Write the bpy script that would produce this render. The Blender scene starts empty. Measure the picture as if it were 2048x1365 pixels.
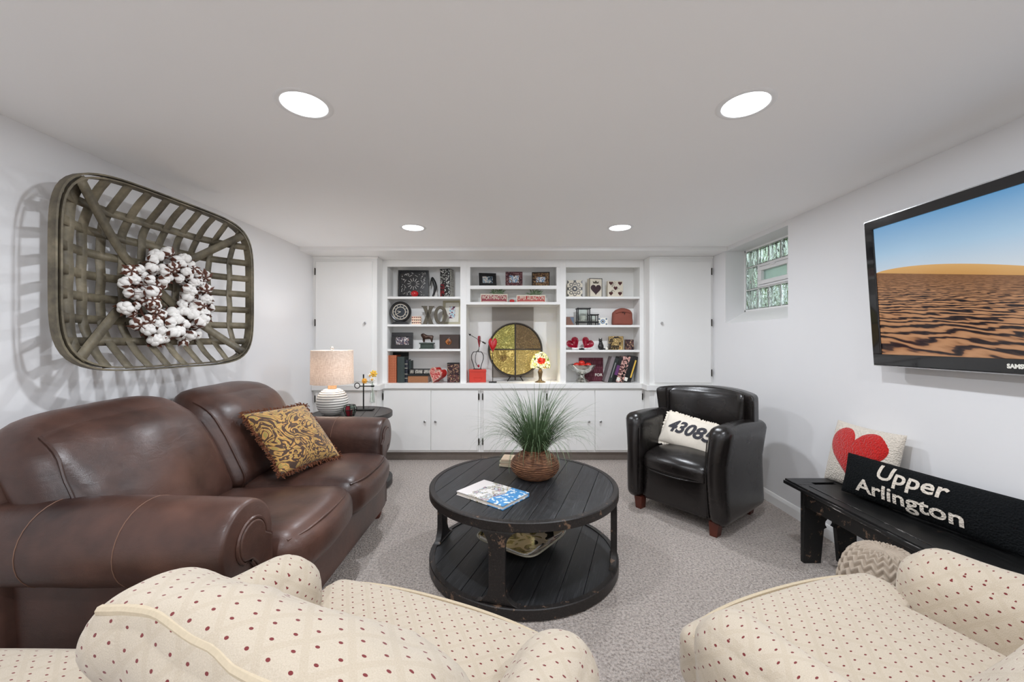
import bpy, bmesh, math, random
import numpy as np
from mathutils import Vector, Matrix, noise as mnoise

random.seed(7)
SC = bpy.context.scene
COL = SC.collection
PI = math.pi

# ------------------------------------------------------------------ camera, world, exposure
CAM_Z = 1.30
FPX = 796.0
cam_d = bpy.data.cameras.new('camera')
cam_d.sensor_fit = 'HORIZONTAL'
cam_d.sensor_width = 36.0
cam_d.lens = 36.0 * FPX / 2048.0
cam_d.clip_start = 0.02
cam = bpy.data.objects.new('camera', cam_d)
COL.objects.link(cam)
cam.location = (0, 0, CAM_Z)
cam.rotation_euler = (PI / 2, 0, 0)
SC.camera = cam

w = bpy.data.worlds.new('daylight')
SC.world = w
w.use_nodes = True
w.node_tree.nodes['Background'].inputs[0].default_value = (0.80, 0.92, 1.0, 1)
w.node_tree.nodes['Background'].inputs[1].default_value = 2.3

SC.view_settings.view_transform = 'Standard'
SC.view_settings.look = 'None'
SC.view_settings.gamma = 1.0
SC.view_settings.use_curve_mapping = False
SC.view_settings.exposure = 0.0
SC.cycles.use_denoising = True
SC.cycles.max_bounces = 12
SC.cycles.diffuse_bounces = 8
SC.cycles.glossy_bounces = 3
SC.cycles.transmission_bounces = 6
SC.cycles.use_adaptive_sampling = True
SC.cycles.adaptive_threshold = 0.03
SC.cycles.sample_clamp_indirect = 6.0

LIGHT_POWER = 14.8      # watts of each recessed ceiling light

# ------------------------------------------------------------------ room dimensions (metres)
XL, XR = -2.065, 2.087
ZC = 2.217
YB, YF = 4.70, -2.60

def px(x, Y): return (x - 1024.0) * Y / FPX
def pz(y, Y): return CAM_Z - (y - 682.5) * Y / FPX

# ------------------------------------------------------------------ materials
class NT:
    def __init__(s, name):
        s.m = bpy.data.materials.new(name); s.m.use_nodes = True
        s.t = s.m.node_tree; s.n = s.t.nodes; s.l = s.t.links
        s.b = s.n['Principled BSDF']; s.out = s.n['Material Output']
    def node(s, typ, **kw):
        q = s.n.new(typ)
        for k, v in kw.items(): setattr(q, k, v)
        return q
    def put(s, sock, v):
        if v is None: return
        if hasattr(v, 'is_output'): s.l.new(v, sock)
        else: sock.default_value = v
    def m_(s, op, a, b=None, c=None, clamp=False):
        q = s.node('ShaderNodeMath', operation=op, use_clamp=clamp)
        s.put(q.inputs[0], a); s.put(q.inputs[1], b)
        if c is not None: s.put(q.inputs[2], c)
        return q.outputs[0]
    def mix(s, f, a, b):
        q = s.node('ShaderNodeMix', data_type='RGBA')
        s.put(q.inputs[0], f); s.put(q.inputs[6], a if hasattr(a, 'is_output') else (*a[:3], 1))
        s.put(q.inputs[7], b if hasattr(b, 'is_output') else (*b[:3], 1))
        return q.outputs[2]
    def co(s, kind='Object'):
        return s.node('ShaderNodeTexCoord').outputs[kind]
    def mapping(s, vec, scale=(1, 1, 1), rot=(0, 0, 0), loc=(0, 0, 0)):
        q = s.node('ShaderNodeMapping'); s.l.new(vec, q.inputs[0])
        q.inputs['Scale'].default_value = scale; q.inputs['Rotation'].default_value = rot
        q.inputs['Location'].default_value = loc
        return q.outputs[0]
    def noise(s, vec, scale, detail=2.0, rough=0.5, dist=0.0, out=0):
        q = s.node('ShaderNodeTexNoise'); s.l.new(vec, q.inputs['Vector'])
        q.inputs['Scale'].default_value = scale; q.inputs['Detail'].default_value = detail
        q.inputs['Roughness'].default_value = rough; q.inputs['Distortion'].default_value = dist
        return q.outputs[out]
    def voro(s, vec, scale, feature='F1', out='Distance', rnd=1.0):
        q = s.node('ShaderNodeTexVoronoi', feature=feature); s.l.new(vec, q.inputs['Vector'])
        q.inputs['Scale'].default_value = scale
        q.inputs['Randomness'].default_value = rnd
        return q.outputs[out]
    def ramp(s, f, stops, interp='LINEAR'):
        q = s.node('ShaderNodeValToRGB'); s.l.new(f, q.inputs[0]); r = q.color_ramp
        r.interpolation = interp
        while len(r.elements) > 1: r.elements.remove(r.elements[0])
        r.elements[0].position = stops[0][0]; r.elements[0].color = (*stops[0][1][:3], 1)
        for p, c in stops[1:]:
            e = r.elements.new(p); e.color = (*c[:3], 1)
        return q.outputs[0]
    def sep(s, vec):
        q = s.node('ShaderNodeSeparateXYZ'); s.l.new(vec, q.inputs[0]); return q.outputs
    def comb(s, x, y, z=0.0):
        q = s.node('ShaderNodeCombineXYZ')
        for i, v in enumerate((x, y, z)): s.put(q.inputs[i], v)
        return q.outputs[0]
    def bump(s, h, strength=0.3, dist=0.01):
        q = s.node('ShaderNodeBump'); s.put(q.inputs['Height'], h)
        q.inputs['Strength'].default_value = strength; q.inputs['Distance'].default_value = dist
        s.l.new(q.outputs[0], s.b.inputs['Normal'])
    def set(s, color=None, rough=None, metal=None, **kw):
        if color is not None: s.put(s.b.inputs['Base Color'], color if hasattr(color, 'is_output') else (*color[:3], 1))
        if rough is not None: s.put(s.b.inputs['Roughness'], rough)
        if metal is not None: s.put(s.b.inputs['Metallic'], metal)
        for k, v in kw.items(): s.put(s.b.inputs[k.replace('_', ' ')], v)
        return s.m

def srgb(r, g, b):
    f = lambda c: (c / 255 / 12.92) if c <= 10 else ((c / 255 + 0.055) / 1.055) ** 2.4
    return (f(r), f(g), f(b))

def plain(name, c, rough=0.5, metal=0.0, var=0.12, scale=30, bump=0.0, bscale=200, **kw):
    n = NT(name); v = n.co()
    k = n.noise(v, scale, 3)
    col = n.mix(k, tuple(x * (1 - var) for x in c), tuple(min(1, x * (1 + var)) for x in c))
    if bump: n.bump(n.noise(v, bscale, 3), bump, 0.002)
    return n.set(col, rough, metal, **kw)

def glow(name, c, strength):
    n = NT(name); n.set((0, 0, 0), 1.0)
    n.put(n.b.inputs['Emission Color'], (*c, 1)); n.b.inputs['Emission Strength'].default_value = strength
    n.m.cycles.emission_sampling = 'NONE'
    return n.m

MT = {}
MT['wall'] = plain('wall_paint', srgb(232, 232, 233), 0.75, var=0.015, scale=3)
MT['ceil'] = plain('ceiling_paint', srgb(250, 250, 250), 0.8, var=0.012, scale=3)
MT['trim'] = plain('white_trim_paint', srgb(240, 240, 239), 0.4, var=0.02, scale=5)
MT['cab'] = plain('white_cabinet_paint', srgb(240, 240, 238), 0.45, var=0.02, scale=4)
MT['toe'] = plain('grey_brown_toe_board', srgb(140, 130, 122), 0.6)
MT['black_metal'] = plain('black_iron', (0.012, 0.012, 0.012), 0.45, 0.6)
MT['bronze'] = plain('dark_bronze', (0.05, 0.042, 0.035), 0.4, 0.8)
MT['steel'] = plain('brushed_steel', (0.6, 0.6, 0.6), 0.3, 1.0)
MT['white_plastic'] = plain('white_plastic', (0.8, 0.8, 0.8), 0.35, var=0.02)

def carpet():
    n = NT('carpet_pile'); v = n.co()
    a = n.noise(v, 78, 4, 0.8)
    b = n.noise(v, 1.6, 3, 0.6)
    c = n.voro(v, 110)
    col = n.ramp(a, [(0.34, srgb(122, 106, 97)), (0.46, srgb(206, 190, 179)), (0.57, srgb(246, 233, 223))])
    col = n.mix(n.m_('MULTIPLY', b, 0.30), col, srgb(204, 191, 182))
    h = n.m_('ADD', n.m_('MULTIPLY', a, 1.0), n.m_('MULTIPLY', c, 0.7))
    n.bump(h, 1.0, 0.022)
    return n.set(col, 0.95, Sheen_Weight=0.25)
MT['carpet'] = carpet()

def leather(name, c1, c2, rough, coat=0.0, mott=3.0, bump=0.25):
    n = NT(name); v = n.co()
    k = n.noise(v, mott, 4, 0.6)
    col = n.mix(n.ramp(k, [(0.3, (0, 0, 0)), (0.72, (1, 1, 1))]), c1, c2)
    cr = n.voro(v, 330, 'DISTANCE_TO_EDGE')
    wr = n.noise(n.mapping(v, (6, 6, 14)), 2.2, 3, 0.55, 0.8)
    h = n.m_('ADD', n.m_('MULTIPLY', cr, 0.25), n.m_('MULTIPLY', wr, 1.0))
    n.bump(h, bump, 0.012)
    r = n.m_('ADD', n.m_('MULTIPLY', k, 0.18), rough - 0.09)
    return n.set(col, r, Coat_Weight=coat, Coat_Roughness=0.25)
MT['brown_leather'] = leather('brown_leather', srgb(44, 27, 23), srgb(98, 67, 56), 0.36, 0.12, bump=0.17)
MT['black_leather'] = leather('black_leather', srgb(17, 14, 13), srgb(29, 25, 24), 0.27, 0.15, bump=0.10)
MT['thread'] = plain('tan_thread', srgb(122, 92, 76), 0.7)
MT['red_wood'] = plain('reddish_wood', srgb(84, 38, 26), 0.4, var=0.3, scale=20)

def black_wood(name, wear, base=(0.020, 0.021, 0.022), rot=0.0):
    n = NT(name); v = n.co()
    g = n.noise(n.mapping(n.mapping(v, rot=(0, 0, -rot)), (30, 1.4, 26)), 4, 5, 0.7)
    col = n.ramp(g, [(0.25, tuple(0.45 * x for x in base)), (0.55, base), (0.8, tuple(3.4 * x for x in base))])
    wn = n.noise(v, 20, 6, 0.75)
    f = n.ramp(wn, [(wear, (0, 0, 0)), (wear + 0.035, (1, 1, 1))])
    col = n.mix(f, col, srgb(116, 92, 74))
    n.bump(g, 0.25, 0.003)
    return n.set(col, n.m_('ADD', n.m_('MULTIPLY', g, 0.25), 0.30))
MT['table_wood'] = black_wood('black_stained_planks', 0.76, (0.026, 0.027, 0.029), math.radians(-19))
MT['table_edge'] = black_wood('worn_black_edge', 0.60, (0.018, 0.015, 0.014))
MT['bench_wood'] = black_wood('worn_black_bench_paint', 0.66, (0.006, 0.006, 0.006))
MT['bench_edge'] = black_wood('scuffed_black_bench_paint', 0.585, (0.006, 0.006, 0.006))
MT['side_wood'] = black_wood('dark_grey_oak', 0.80, (0.038, 0.034, 0.032))

def fabric():
    n = NT('cream_dotted_fabric'); uv = n.co('UV')
    P = 0.029
    q = n.mapping(uv, (1 / P, 1 / P, 1), (0, 0, PI / 4))
    x, y, z = n.sep(q)
    fx = n.m_('SUBTRACT', n.m_('FRACT', x), 0.5); fy = n.m_('SUBTRACT', n.m_('FRACT', y), 0.5)
    # small leaf-like dot, elongated along one diagonal
    a = n.m_('ADD', fx, fy); b = n.m_('SUBTRACT', fx, fy)
    d = n.m_('SQRT', n.m_('ADD', n.m_('POWER', n.m_('MULTIPLY', a, 0.62), 2.0), n.m_('POWER', n.m_('MULTIPLY', b, 1.05), 2.0)))
    dot = n.m_('LESS_THAN', d, 0.112)
    # lattice of woven diagonal bands between the dots
    q2 = n.mapping(uv, (0.5 / P, 0.5 / P, 1), (0, 0, PI / 4))
    x2, y2, _ = n.sep(q2)
    lx = n.m_('ABSOLUTE', n.m_('SUBTRACT', n.m_('FRACT', x2), 0.5)); ly = n.m_('ABSOLUTE', n.m_('SUBTRACT', n.m_('FRACT', y2), 0.5))
    band = n.m_('GREATER_THAN', n.m_('MAXIMUM', lx, ly), 0.41)
    wv = n.noise(uv, 420, 2, 0.7)
    base = n.mix(wv, srgb(172, 158, 138), srgb(206, 194, 176))
    base = n.mix(n.m_('MULTIPLY', band, 0.20), base, srgb(168, 151, 126))
    col = n.mix(dot, base, srgb(112, 30, 32))
    h = n.m_('ADD', n.m_('MULTIPLY', n.m_('MAXIMUM', lx, ly), -1.2), n.m_('MULTIPLY', wv, 0.7))
    n.bump(h, 0.35, 0.006)
    return n.set(col, 0.9, Sheen_Weight=0.2)
MT['fabric'] = fabric()
MT['piping'] = plain('cream_cord', srgb(194, 179, 154), 0.85, var=0.12, scale=160)

def photo(name, stops, scale=28, seed=0.0):
    n = NT(name); v = n.mapping(n.co(), (1, 1, 1), loc=(seed, seed * 1.7, seed * 0.6))
    return n.set(n.ramp(n.noise(v, scale, 3, 0.55), stops, 'CONSTANT'), 0.25)

def mosaic(name, cols, scale, rough=0.3, metal=0.2, line=(0.01, 0.008, 0.008)):
    n = NT(name); v = n.co()
    c = n.voro(v, scale, out='Color'); e = n.voro(v, scale, 'DISTANCE_TO_EDGE')
    k = n.sep(c)[0]
    st = [(i / len(cols), x) for i, x in enumerate(cols)]
    col = n.mix(n.m_('LESS_THAN', e, 0.06), n.ramp(k, st, 'CONSTANT'), line)
    n.bump(e, 0.4, 0.004)
    return n.set(col, rough, metal)

def glass(name, c=(1, 1, 1), rough=0.0, bump=None):
    n = NT(name)
    if bump:
        n.bump(n.noise(n.mapping(n.co(), (1, 1, 0.45)), bump, 2, 0.5, 1.2), 1.0, 0.03)
    return n.set(c, rough, Transmission_Weight=1.0, IOR=1.45)

# ------------------------------------------------------------------ mesh builder
class MB:
    def __init__(s): s.v = []; s.f = []
    def add(s, V, F, M=None):
        o = len(s.v)
        for p in V:
            p = Vector(p)
            if M is not None: p = M @ p
            s.v.append((p.x, p.y, p.z))
        for f in F: s.f.append(tuple(i + o for i in f))
        return s
    def box(s, x0, x1, y0, y1, z0, z1, M=None):
        V = [(x, y, z) for z in (z0, z1) for y in (y0, y1) for x in (x0, x1)]
        F = [(0, 2, 3, 1), (4, 5, 7, 6), (0, 1, 5, 4), (2, 6, 7, 3), (0, 4, 6, 2), (1, 3, 7, 5)]
        return s.add(V, F, M)
    def lathe(s, prof, n=32, c=(0, 0, 0), M=None, close=False):
        V = []; F = []; m = len(prof)
        for j in range(n):
            a = 2 * PI * j / n
            for r, z in prof: V.append((c[0] + r * math.cos(a), c[1] + r * math.sin(a), c[2] + z))
        for j in range(n):
            k = (j + 1) % n
            for i in range(m - 1):
                F.append((j * m + i, k * m + i, k * m + i + 1, j * m + i + 1))
            if close: F.append((j * m + m - 1, k * m + m - 1, k * m, j * m))
        if not close:
            if prof[0][0] > 1e-6: F.append(tuple(j * m for j in range(n))[::-1])
            if prof[-1][0] > 1e-6: F.append(tuple(j * m + m - 1 for j in range(n)))
        return s.add(V, F, M)
    def tube(s, path, r, n=8, closed=False, M=None):
        P = [Vector(p) for p in path]; V = []; F = []; m = len(P)
        R = r if isinstance(r, (list, tuple)) else [r] * m
        up = None
        for i in range(m):
            a = P[(i - 1) % m] if (closed or i > 0) else P[0]
            b = P[(i + 1) % m] if (closed or i < m - 1) else P[-1]
            t = (b - a)
            t = t.normalized() if t.length > 1e-9 else Vector((0, 0, 1))
            if up is None:
                up = Vector((0, 0, 1)) if abs(t.z) < 0.9 else Vector((1, 0, 0))
            up = (up - t * up.dot(t))
            up = up.normalized() if up.length > 1e-6 else t.orthogonal().normalized()
            q = t.cross(up)
            for k in range(n):
                an = 2 * PI * k / n
                V.append(P[i] + (up * math.cos(an) + q * math.sin(an)) * R[i])
        for i in range(m if closed else m - 1):
            j = (i + 1) % m
            for k in range(n):
                l = (k + 1) % n
                F.append((i * n + k, j * n + k, j * n + l, i * n + l)[::-1])
        if not closed:
            F.append(tuple(range(n))); F.append(tuple((m - 1) * n + k for k in range(n))[::-1])
        return s.add(V, F, M)
    def cyl(s, p0, p1, r0, r1=None, n=16, M=None):
        return s.tube([p0, p1], [r0, r0 if r1 is None else r1], n, M=M)
    def prism(s, out, fn, d0, d1, M=None):
        """outline of (a, b) pairs, extruded from d0 to d1; fn(a, b, d) gives the point"""
        k = len(out)
        V = [fn(a, b, d0) for a, b in out] + [fn(a, b, d1) for a, b in out]
        F = [tuple(range(k))[::-1], tuple(range(k, 2 * k))]
        F += [(i, (i + 1) % k, k + (i + 1) % k, k + i) for i in range(k)]
        return s.add(V, F, M)
    def grid(s, fn, nu, nv, wrap_u=False, M=None):
        V = [fn(i / (nu if wrap_u else nu - 1), j / (nv - 1)) for i in range(nu) for j in range(nv)]
        F = []
        for i in range(nu if wrap_u else nu - 1):
            k = (i + 1) % nu
            for j in range(nv - 1): F.append((i * nv + j, k * nv + j, k * nv + j + 1, i * nv + j + 1))
        return s.add(V, F, M)
    def ball(s, c, r, n=12, M=None):
        r = r if isinstance(r, (tuple, list)) else (r, r, r)
        prof = [(math.sin(PI * i / n), -math.cos(PI * i / n)) for i in range(n + 1)]
        b = MB().lathe([(max(p, 1e-7) if 0 < i < n else 0, z) for i, (p, z) in enumerate(prof)], n * 2)
        return s.add([(c[0] + x * r[0], c[1] + y * r[1], c[2] + z * r[2]) for x, y, z in b.v], b.f, M)
    def rbox(s, c, size, r, n=10, puff=(0, 0, 0), fn=None, M=None):
        h = np.array(size) / 2.0; r = min(r, h.min() * 0.999)
        idx = {}; V = []; F = []
        def vid(i, j, k):
            key = (i, j, k)
            if key not in idx:
                idx[key] = len(V)
                t = np.array([2 * q / n - 1 for q in key]); sp = np.sin(t * PI / 2) * 0.6 + t * 0.4
                p = sp * h; inn = np.clip(p, -(h - r), h - r); d = p - inn
                l = np.linalg.norm(d); p = inn + (d / l * r if l > 0 else 0)
                for a in range(3):
                    if puff[a]:
                        b_, c_ = (a + 1) % 3, (a + 2) % 3
                        p[a] += math.copysign(abs(sp[a]) ** 2, sp[a]) * puff[a] * (1 - sp[b_] ** 2) * (1 - sp[c_] ** 2)
                p = p + np.array(c)
                if fn: p = np.array(fn(p[0], p[1], p[2]))
                V.append(tuple(p))
            return idx[key]
        for a in range(3):
            for e in (0, n):
                for i in range(n):
                    for j in range(n):
                        q = []
                        for di, dj in ((0, 0), (1, 0), (1, 1), (0, 1)):
                            t = [0, 0, 0]; t[a] = e; t[(a + 1) % 3] = i + di; t[(a + 2) % 3] = j + dj
                            q.append(vid(*t))
                        F.append(tuple(q) if e == n else tuple(q[::-1]))
        return s.add(V, F, M)
    def mesh(s, name):
        me = bpy.data.meshes.new(name)
        me.from_pydata(s.v, [], s.f)
        me.validate(); me.update()
        return me

def box_uv(me):
    uvl = me.uv_layers.new(name='UVMap')
    for p in me.polygons:
        nx, ny, nz = (abs(c) for c in p.normal)
        for li in p.loop_indices:
            co = me.vertices[me.loops[li].vertex_index].co
            if nz >= nx and nz >= ny: uvl.data[li].uv = (co.x, co.y)
            elif ny >= nx: uvl.data[li].uv = (co.x, co.z)
            else: uvl.data[li].uv = (co.y, co.z)

def link(name, me, mat, parent=None, smooth=35, bevel=0.0, uv=False, sub=0, solid=0.0):
    if mat is not None and len(me.materials) == 0: me.materials.append(MT[mat] if isinstance(mat, str) else mat)
    if uv: box_uv(me)
    if smooth is not None:
        me.shade_smooth()
        if smooth < 180: me.set_sharp_from_angle(angle=math.radians(smooth))
    o = bpy.data.objects.new(name, me); COL.objects.link(o)
    if parent is not None: o.parent = parent
    if solid:
        m = o.modifiers.new('thickness', 'SOLIDIFY'); m.thickness = solid; m.offset = 0
    if bevel:
        m = o.modifiers.new('soft_edges', 'BEVEL'); m.width = bevel; m.segments = 2; m.limit_method = 'ANGLE'
        m.angle_limit = math.radians(40)
    if sub:
        m = o.modifiers.new('smooth', 'SUBSURF'); m.levels = sub; m.render_levels = sub
    return o

def part(name, mb, mat, parent, world=False, label=None, **kw):
    if world:
        L = parent_world_loc(parent)
        mb.v = [(x - L[0], y - L[1], z - L[2]) for x, y, z in mb.v]
    o = link(name, mb.mesh(name), mat, parent, **kw)
    if label: o['label'] = label
    return o

def parent_world_loc(o):
    L = Vector((0, 0, 0))
    while o is not None:
        L += Vector(o.location); o = o.parent
    return L

def tag(o, label, cat, group=None):
    o['label'] = label; o['category'] = cat
    if group: o['group'] = group
    return o

def thing(name, label, cat, loc=(0, 0, 0), rotz=0.0, group=None, M=None):
    o = bpy.data.objects.new(name, None); COL.objects.link(o)
    o.empty_display_size = 0.05
    if M is not None: o.matrix_world = M
    else: o.location = loc; o.rotation_euler = (0, 0, rotz)
    return tag(o, label, cat, group)

def solo(name, mb, mat, label, cat, group=None, **kw):
    """a thing that is one mesh, its origin at the middle of its base"""
    a = np.array(mb.v); c = (a.min(0) + a.max(0)) / 2; c[2] = a[:, 2].min()
    mb.v = [tuple(p) for p in (a - c)]
    o = link(name, mb.mesh(name), mat, None, **kw); o.location = c
    return tag(o, label, cat, group)

def struct(name, mb, mat, parent=None, **kw):
    kw.setdefault('smooth', None)
    o = link(name, mb.mesh(name), mat, parent, **kw)
    if parent is None: o['kind'] = 'structure'
    return o

def basis(loc, ex, ey):
    ex = Vector(ex).normalized(); ey = Vector(ey); ez = ex.cross(ey).normalized(); ey = ez.cross(ex)
    M = Matrix.Identity(4)
    for i, v in enumerate((ex, ey, ez)):
        for j in range(3): M[j][i] = v[j]
    for j in range(3): M[j][3] = loc[j]
    return M

def text_mb(body, size, fn, extrude=0.0, bold=0.0, shear=0.0, spacing=1.0, cuts=0, width=None):
    """flat lettering; fn(x, y, z) carries each vertex to where it belongs"""
    cu = bpy.data.curves.new('lettering', 'FONT'); cu.body = body; cu.size = size
    cu.align_x = 'CENTER'; cu.align_y = 'CENTER'; cu.extrude = extrude; cu.offset = bold; cu.shear = shear
    cu.space_character = spacing; cu.resolution_u = 3
    o = bpy.data.objects.new('lettering', cu); COL.objects.link(o)
    dg = bpy.context.evaluated_depsgraph_get(); dg.update()
    me = bpy.data.meshes.new_from_object(o.evaluated_get(dg))
    bm = bmesh.new(); bm.from_mesh(me)
    bmesh.ops.triangulate(bm, faces=bm.faces)
    if cuts: bmesh.ops.subdivide_edges(bm, edges=bm.edges, cuts=cuts)
    bm.verts.ensure_lookup_table()
    k = 1.0
    if width:
        xs = [v.co.x for v in bm.verts]; k = width / (max(xs) - min(xs))
    mb = MB(); mb.add([fn(v.co.x * k, v.co.y, v.co.z) for v in bm.verts], [tuple(v.index for v in f.verts) for f in bm.faces])
    bm.free(); bpy.data.meshes.remove(me); bpy.data.objects.remove(o); bpy.data.curves.remove(cu)
    return mb

def skin(name, verts, edges, radii, mat, parent=None, sub=2):
    me = bpy.data.meshes.new(name); me.from_pydata(verts, edges, [])
    o = bpy.data.objects.new(name, me); COL.objects.link(o)
    me.materials.append(MT[mat] if isinstance(mat, str) else mat)
    md = o.modifiers.new('body', 'SKIN')
    md.use_smooth_shade = True
    for i, r in enumerate(radii):
        sv = me.skin_vertices[0].data[i]
        sv.radius = (r, r) if not isinstance(r, tuple) else r
        sv.use_root = (i == 0)
    m = o.modifiers.new('smooth', 'SUBSURF'); m.levels = sub; m.render_levels = sub
    if parent is not None: o.parent = parent
    return o

def heart(n=40, w=1.0, h=1.0):
    """heart outline fitted to a w by h box, point at y = 0"""
    P = []
    for i in range(n):
        t = 2 * PI * i / n
        P.append((16 * math.sin(t) ** 3, 13 * math.cos(t) - 5 * math.cos(2 * t) - 2 * math.cos(3 * t) - math.cos(4 * t)))
    ys = [p[1] for p in P]; y0, y1 = min(ys), max(ys)
    return [(-x / 32 * w, (y - y0) / (y1 - y0) * h) for x, y in P]

def rrect(w, h, r, n=6):
    P = []
    for cx, cy, a0 in ((w / 2 - r, h / 2 - r, 0), (-w / 2 + r, h / 2 - r, PI / 2), (-w / 2 + r, -h / 2 + r, PI), (w / 2 - r, -h / 2 + r, 1.5 * PI)):
        for i in range(n + 1):
            a = a0 + PI / 2 * i / n; P.append((cx + r * math.cos(a), cy + r * math.sin(a)))
    return P

def pillow_fn(w, h, t, pinch=0.07, ex=0.5):
    """front surface of a stuffed pillow, (u, v) in -1..1"""
    def f(u, v, side=1):
        x = w / 2 * u * (1 - pinch * (1 - v * v)); y = h / 2 * v * (1 - pinch * (1 - u * u))
        z = t / 2 * (max(0.0, (1 - u * u)) * max(0.0, (1 - v * v))) ** ex
        return x, y, side * z
    return f

def pillow_mb(w, h, t, pinch=0.07, ex=0.5, n=22, wob=0.0):
    f = pillow_fn(w, h, t, pinch, ex); mb = MB()
    for sd in (1, -1):
        def g(a, b, sd=sd):
            u = math.sin((2 * a - 1) * PI / 2); v = math.sin((2 * b - 1) * PI / 2)
            x, y, z = f(u, v, sd)
            if wob: z += wob * mnoise.noise(Vector((x * 9, y * 9, sd * 3))) * (1 - u * u) * (1 - v * v)
            return (x, y, z)
        q = MB().grid(g, n, n)
        mb.add(q.v, q.f if sd == 1 else [k[::-1] for k in q.f])
    return mb

def weld(mb, dist=1e-5):
    bm = bmesh.new(); me = mb.mesh('tmp'); bm.from_mesh(me)
    bmesh.ops.remove_doubles(bm, verts=bm.verts, dist=dist)
    bm.verts.ensure_lookup_table(); bm.verts.index_update()
    r = MB(); r.v = [tuple(v.co) for v in bm.verts]; r.f = [tuple(v.index for v in f.verts) for f in bm.faces]
    bm.free(); bpy.data.meshes.remove(me)
    return r

def blob(name, mb, mat, parent, voxel=.003):
    """several swellings fused into one continuous body"""
    o = part(name, mb, mat, parent, smooth=180)
    m = o.modifiers.new('fuse', 'REMESH'); m.mode = 'VOXEL'; m.voxel_size = voxel; m.use_smooth_shade = True
    m = o.modifiers.new('soften', 'SMOOTH'); m.iterations = 3
    return o

def lamp_light(parent, loc, kind, watts, size, color):
    """the light a lamp gives off, fixed to that lamp"""
    d = bpy.data.lights.new('lamp_light', kind); d.energy = watts; d.color = color
    if kind == 'AREA': d.shape = 'DISK'; d.size = size
    else: d.shadow_soft_size = size
    o = bpy.data.objects.new('lamp_light', d); COL.objects.link(o); o.parent = parent; o.location = loc
    return o

# ================================================================== THE ROOM
struct('floor', MB().box(XL - .3, XR + .4, YF - .2, YB + .2, -0.1, 0.0), 'carpet')
struct('ceiling', MB().box(XL - .3, XR + .4, YF - .2, YB + .2, ZC, ZC + .15), 'ceil')
struct('wall_left', MB().box(XL - .2, XL, YF - .2, YB + .2, 0, ZC), 'wall')
struct('wall_back', MB().box(XL, XR, YB, YB + .2, 0, ZC), 'wall')
struct('wall_front', MB().box(XL, XR, YF - .2, YF, 0, ZC), 'wall')
WY0, WY1, WZ0, WZ1 = 3.01, 3.89, 1.473, 2.176      # window opening in the right wall
XG = 2.277                                          # inner face of the glass blocks
mb = MB()
mb.box(XR, XR + .34, YF - .2, WY0, 0, ZC); mb.box(XR, XR + .34, WY1, YB + .2, 0, ZC)
mb.box(XR, XR + .34, WY0, WY1, 0, WZ0); mb.box(XR, XR + .34, WY0, WY1, WZ1, ZC)
struct('wall_right', mb, 'wall')
struct('baseboard_right', MB().prism([(0, 0), (.014, 0), (.014, .062), (.010, .075), (.006, .085), (0, .088)],
       lambda a, b, d: (XR - a, d, b), YF, 4.13), 'trim')
struct('baseboard_left', MB().prism([(0, 0), (.014, 0), (.014, .062), (.010, .075), (.006, .085), (0, .088)],
       lambda a, b, d: (XL + a, d, b), YF, 4.13), 'trim')
# dropped soffit over the built-ins
struct('trim_1', MB().box(XL, XR, 3.86, YB, 2.178, ZC), 'trim')

# ---- glass-block window with a small vent, sloping sill
win = bpy.data.objects.new('window_1', None); COL.objects.link(win); win['kind'] = 'structure'
win.location = (XG, (WY0 + WY1) / 2, WZ0)
part('window_sill', MB().prism([(XR, WZ0), (XG + .12, WZ0), (XG + .12, 1.585), (XG, 1.585)],
     lambda a, b, d: (a, d, b), WY0, WY1), 'trim', win, world=True, smooth=None)
MT['glass_block'] = glass('wavy_glass', (0.93, 0.99, 0.95), 0.06, 9)
MT['frosted'] = glass('frosted_pane', (0.80, 0.92, 0.90), 0.45)
fr = MB(); Z0, Z1 = 1.585, WZ1
cols = [3.875, 3.685, 3.530, 3.375, 3.220, 3.025]
rows = [1.60, 1.790, 2.005, 2.160]
for y in (3.89, 3.025):
    fr.box(XG - .004, XG + .09, y - .015, y, Z0, Z1)
fr.box(XG - .004, XG + .09, WY0, WY1, Z0, Z0 + .015); fr.box(XG - .004, XG + .09, WY0, WY1, Z1 - .016, Z1)
part('window_frame', fr, 'trim', win, world=True, smooth=None)
mo = MB()
for y in cols[1:-1]:
    mo.box(XG + .006, XG + .08, y - .004, y + .004, Z0, rows[1]); mo.box(XG + .006, XG + .08, y - .004, y + .004, rows[2], Z1)
mo.box(XG + .006, XG + .08, cols[1] - .004, cols[1] + .004, rows[1], rows[2])
for z in rows[1:3]: mo.box(XG + .006, XG + .08, cols[-1], cols[0], z - .004, z + .004)
part('mortar', mo, 'trim', win, world=True, smooth=None)
for r in range(3):
    for c in range(5):
        if r == 1 and 1 <= c <= 3: continue
        y1, y0 = cols[c] - .006, cols[c + 1] + .006
        b = MB().box(XG, XG + .075, y0, y1, rows[r] + .006, rows[r + 1] - .006)
        part('glass_block', b, 'glass_block', win, world=True, bevel=.006)
ve = MB(); vy1, vy0, vz0, vz1 = cols[1] - .006, cols[4] + .006, rows[1] + .006, rows[2] - .006
def ring(mb, y0, y1, z0, z1, t, x0, x1):
    mb.box(x0, x1, y0, y1, z0, z0 + t); mb.box(x0, x1, y0, y1, z1 - t, z1)
    mb.box(x0, x1, y0, y0 + t, z0 + t, z1 - t); mb.box(x0, x1, y1 - t, y1, z0 + t, z1 - t)
ring(ve, vy0, vy1, vz0, vz1, .016, XG - .006, XG + .08)
vent = part('vent_frame', ve, 'white_plastic', win, world=True, smooth=None)
vs = MB(); ring(vs, vy0 + .02, vy1 - .02, vz0 + .02, vz1 - .02, .036, XG - .012, XG + .05)
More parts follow.
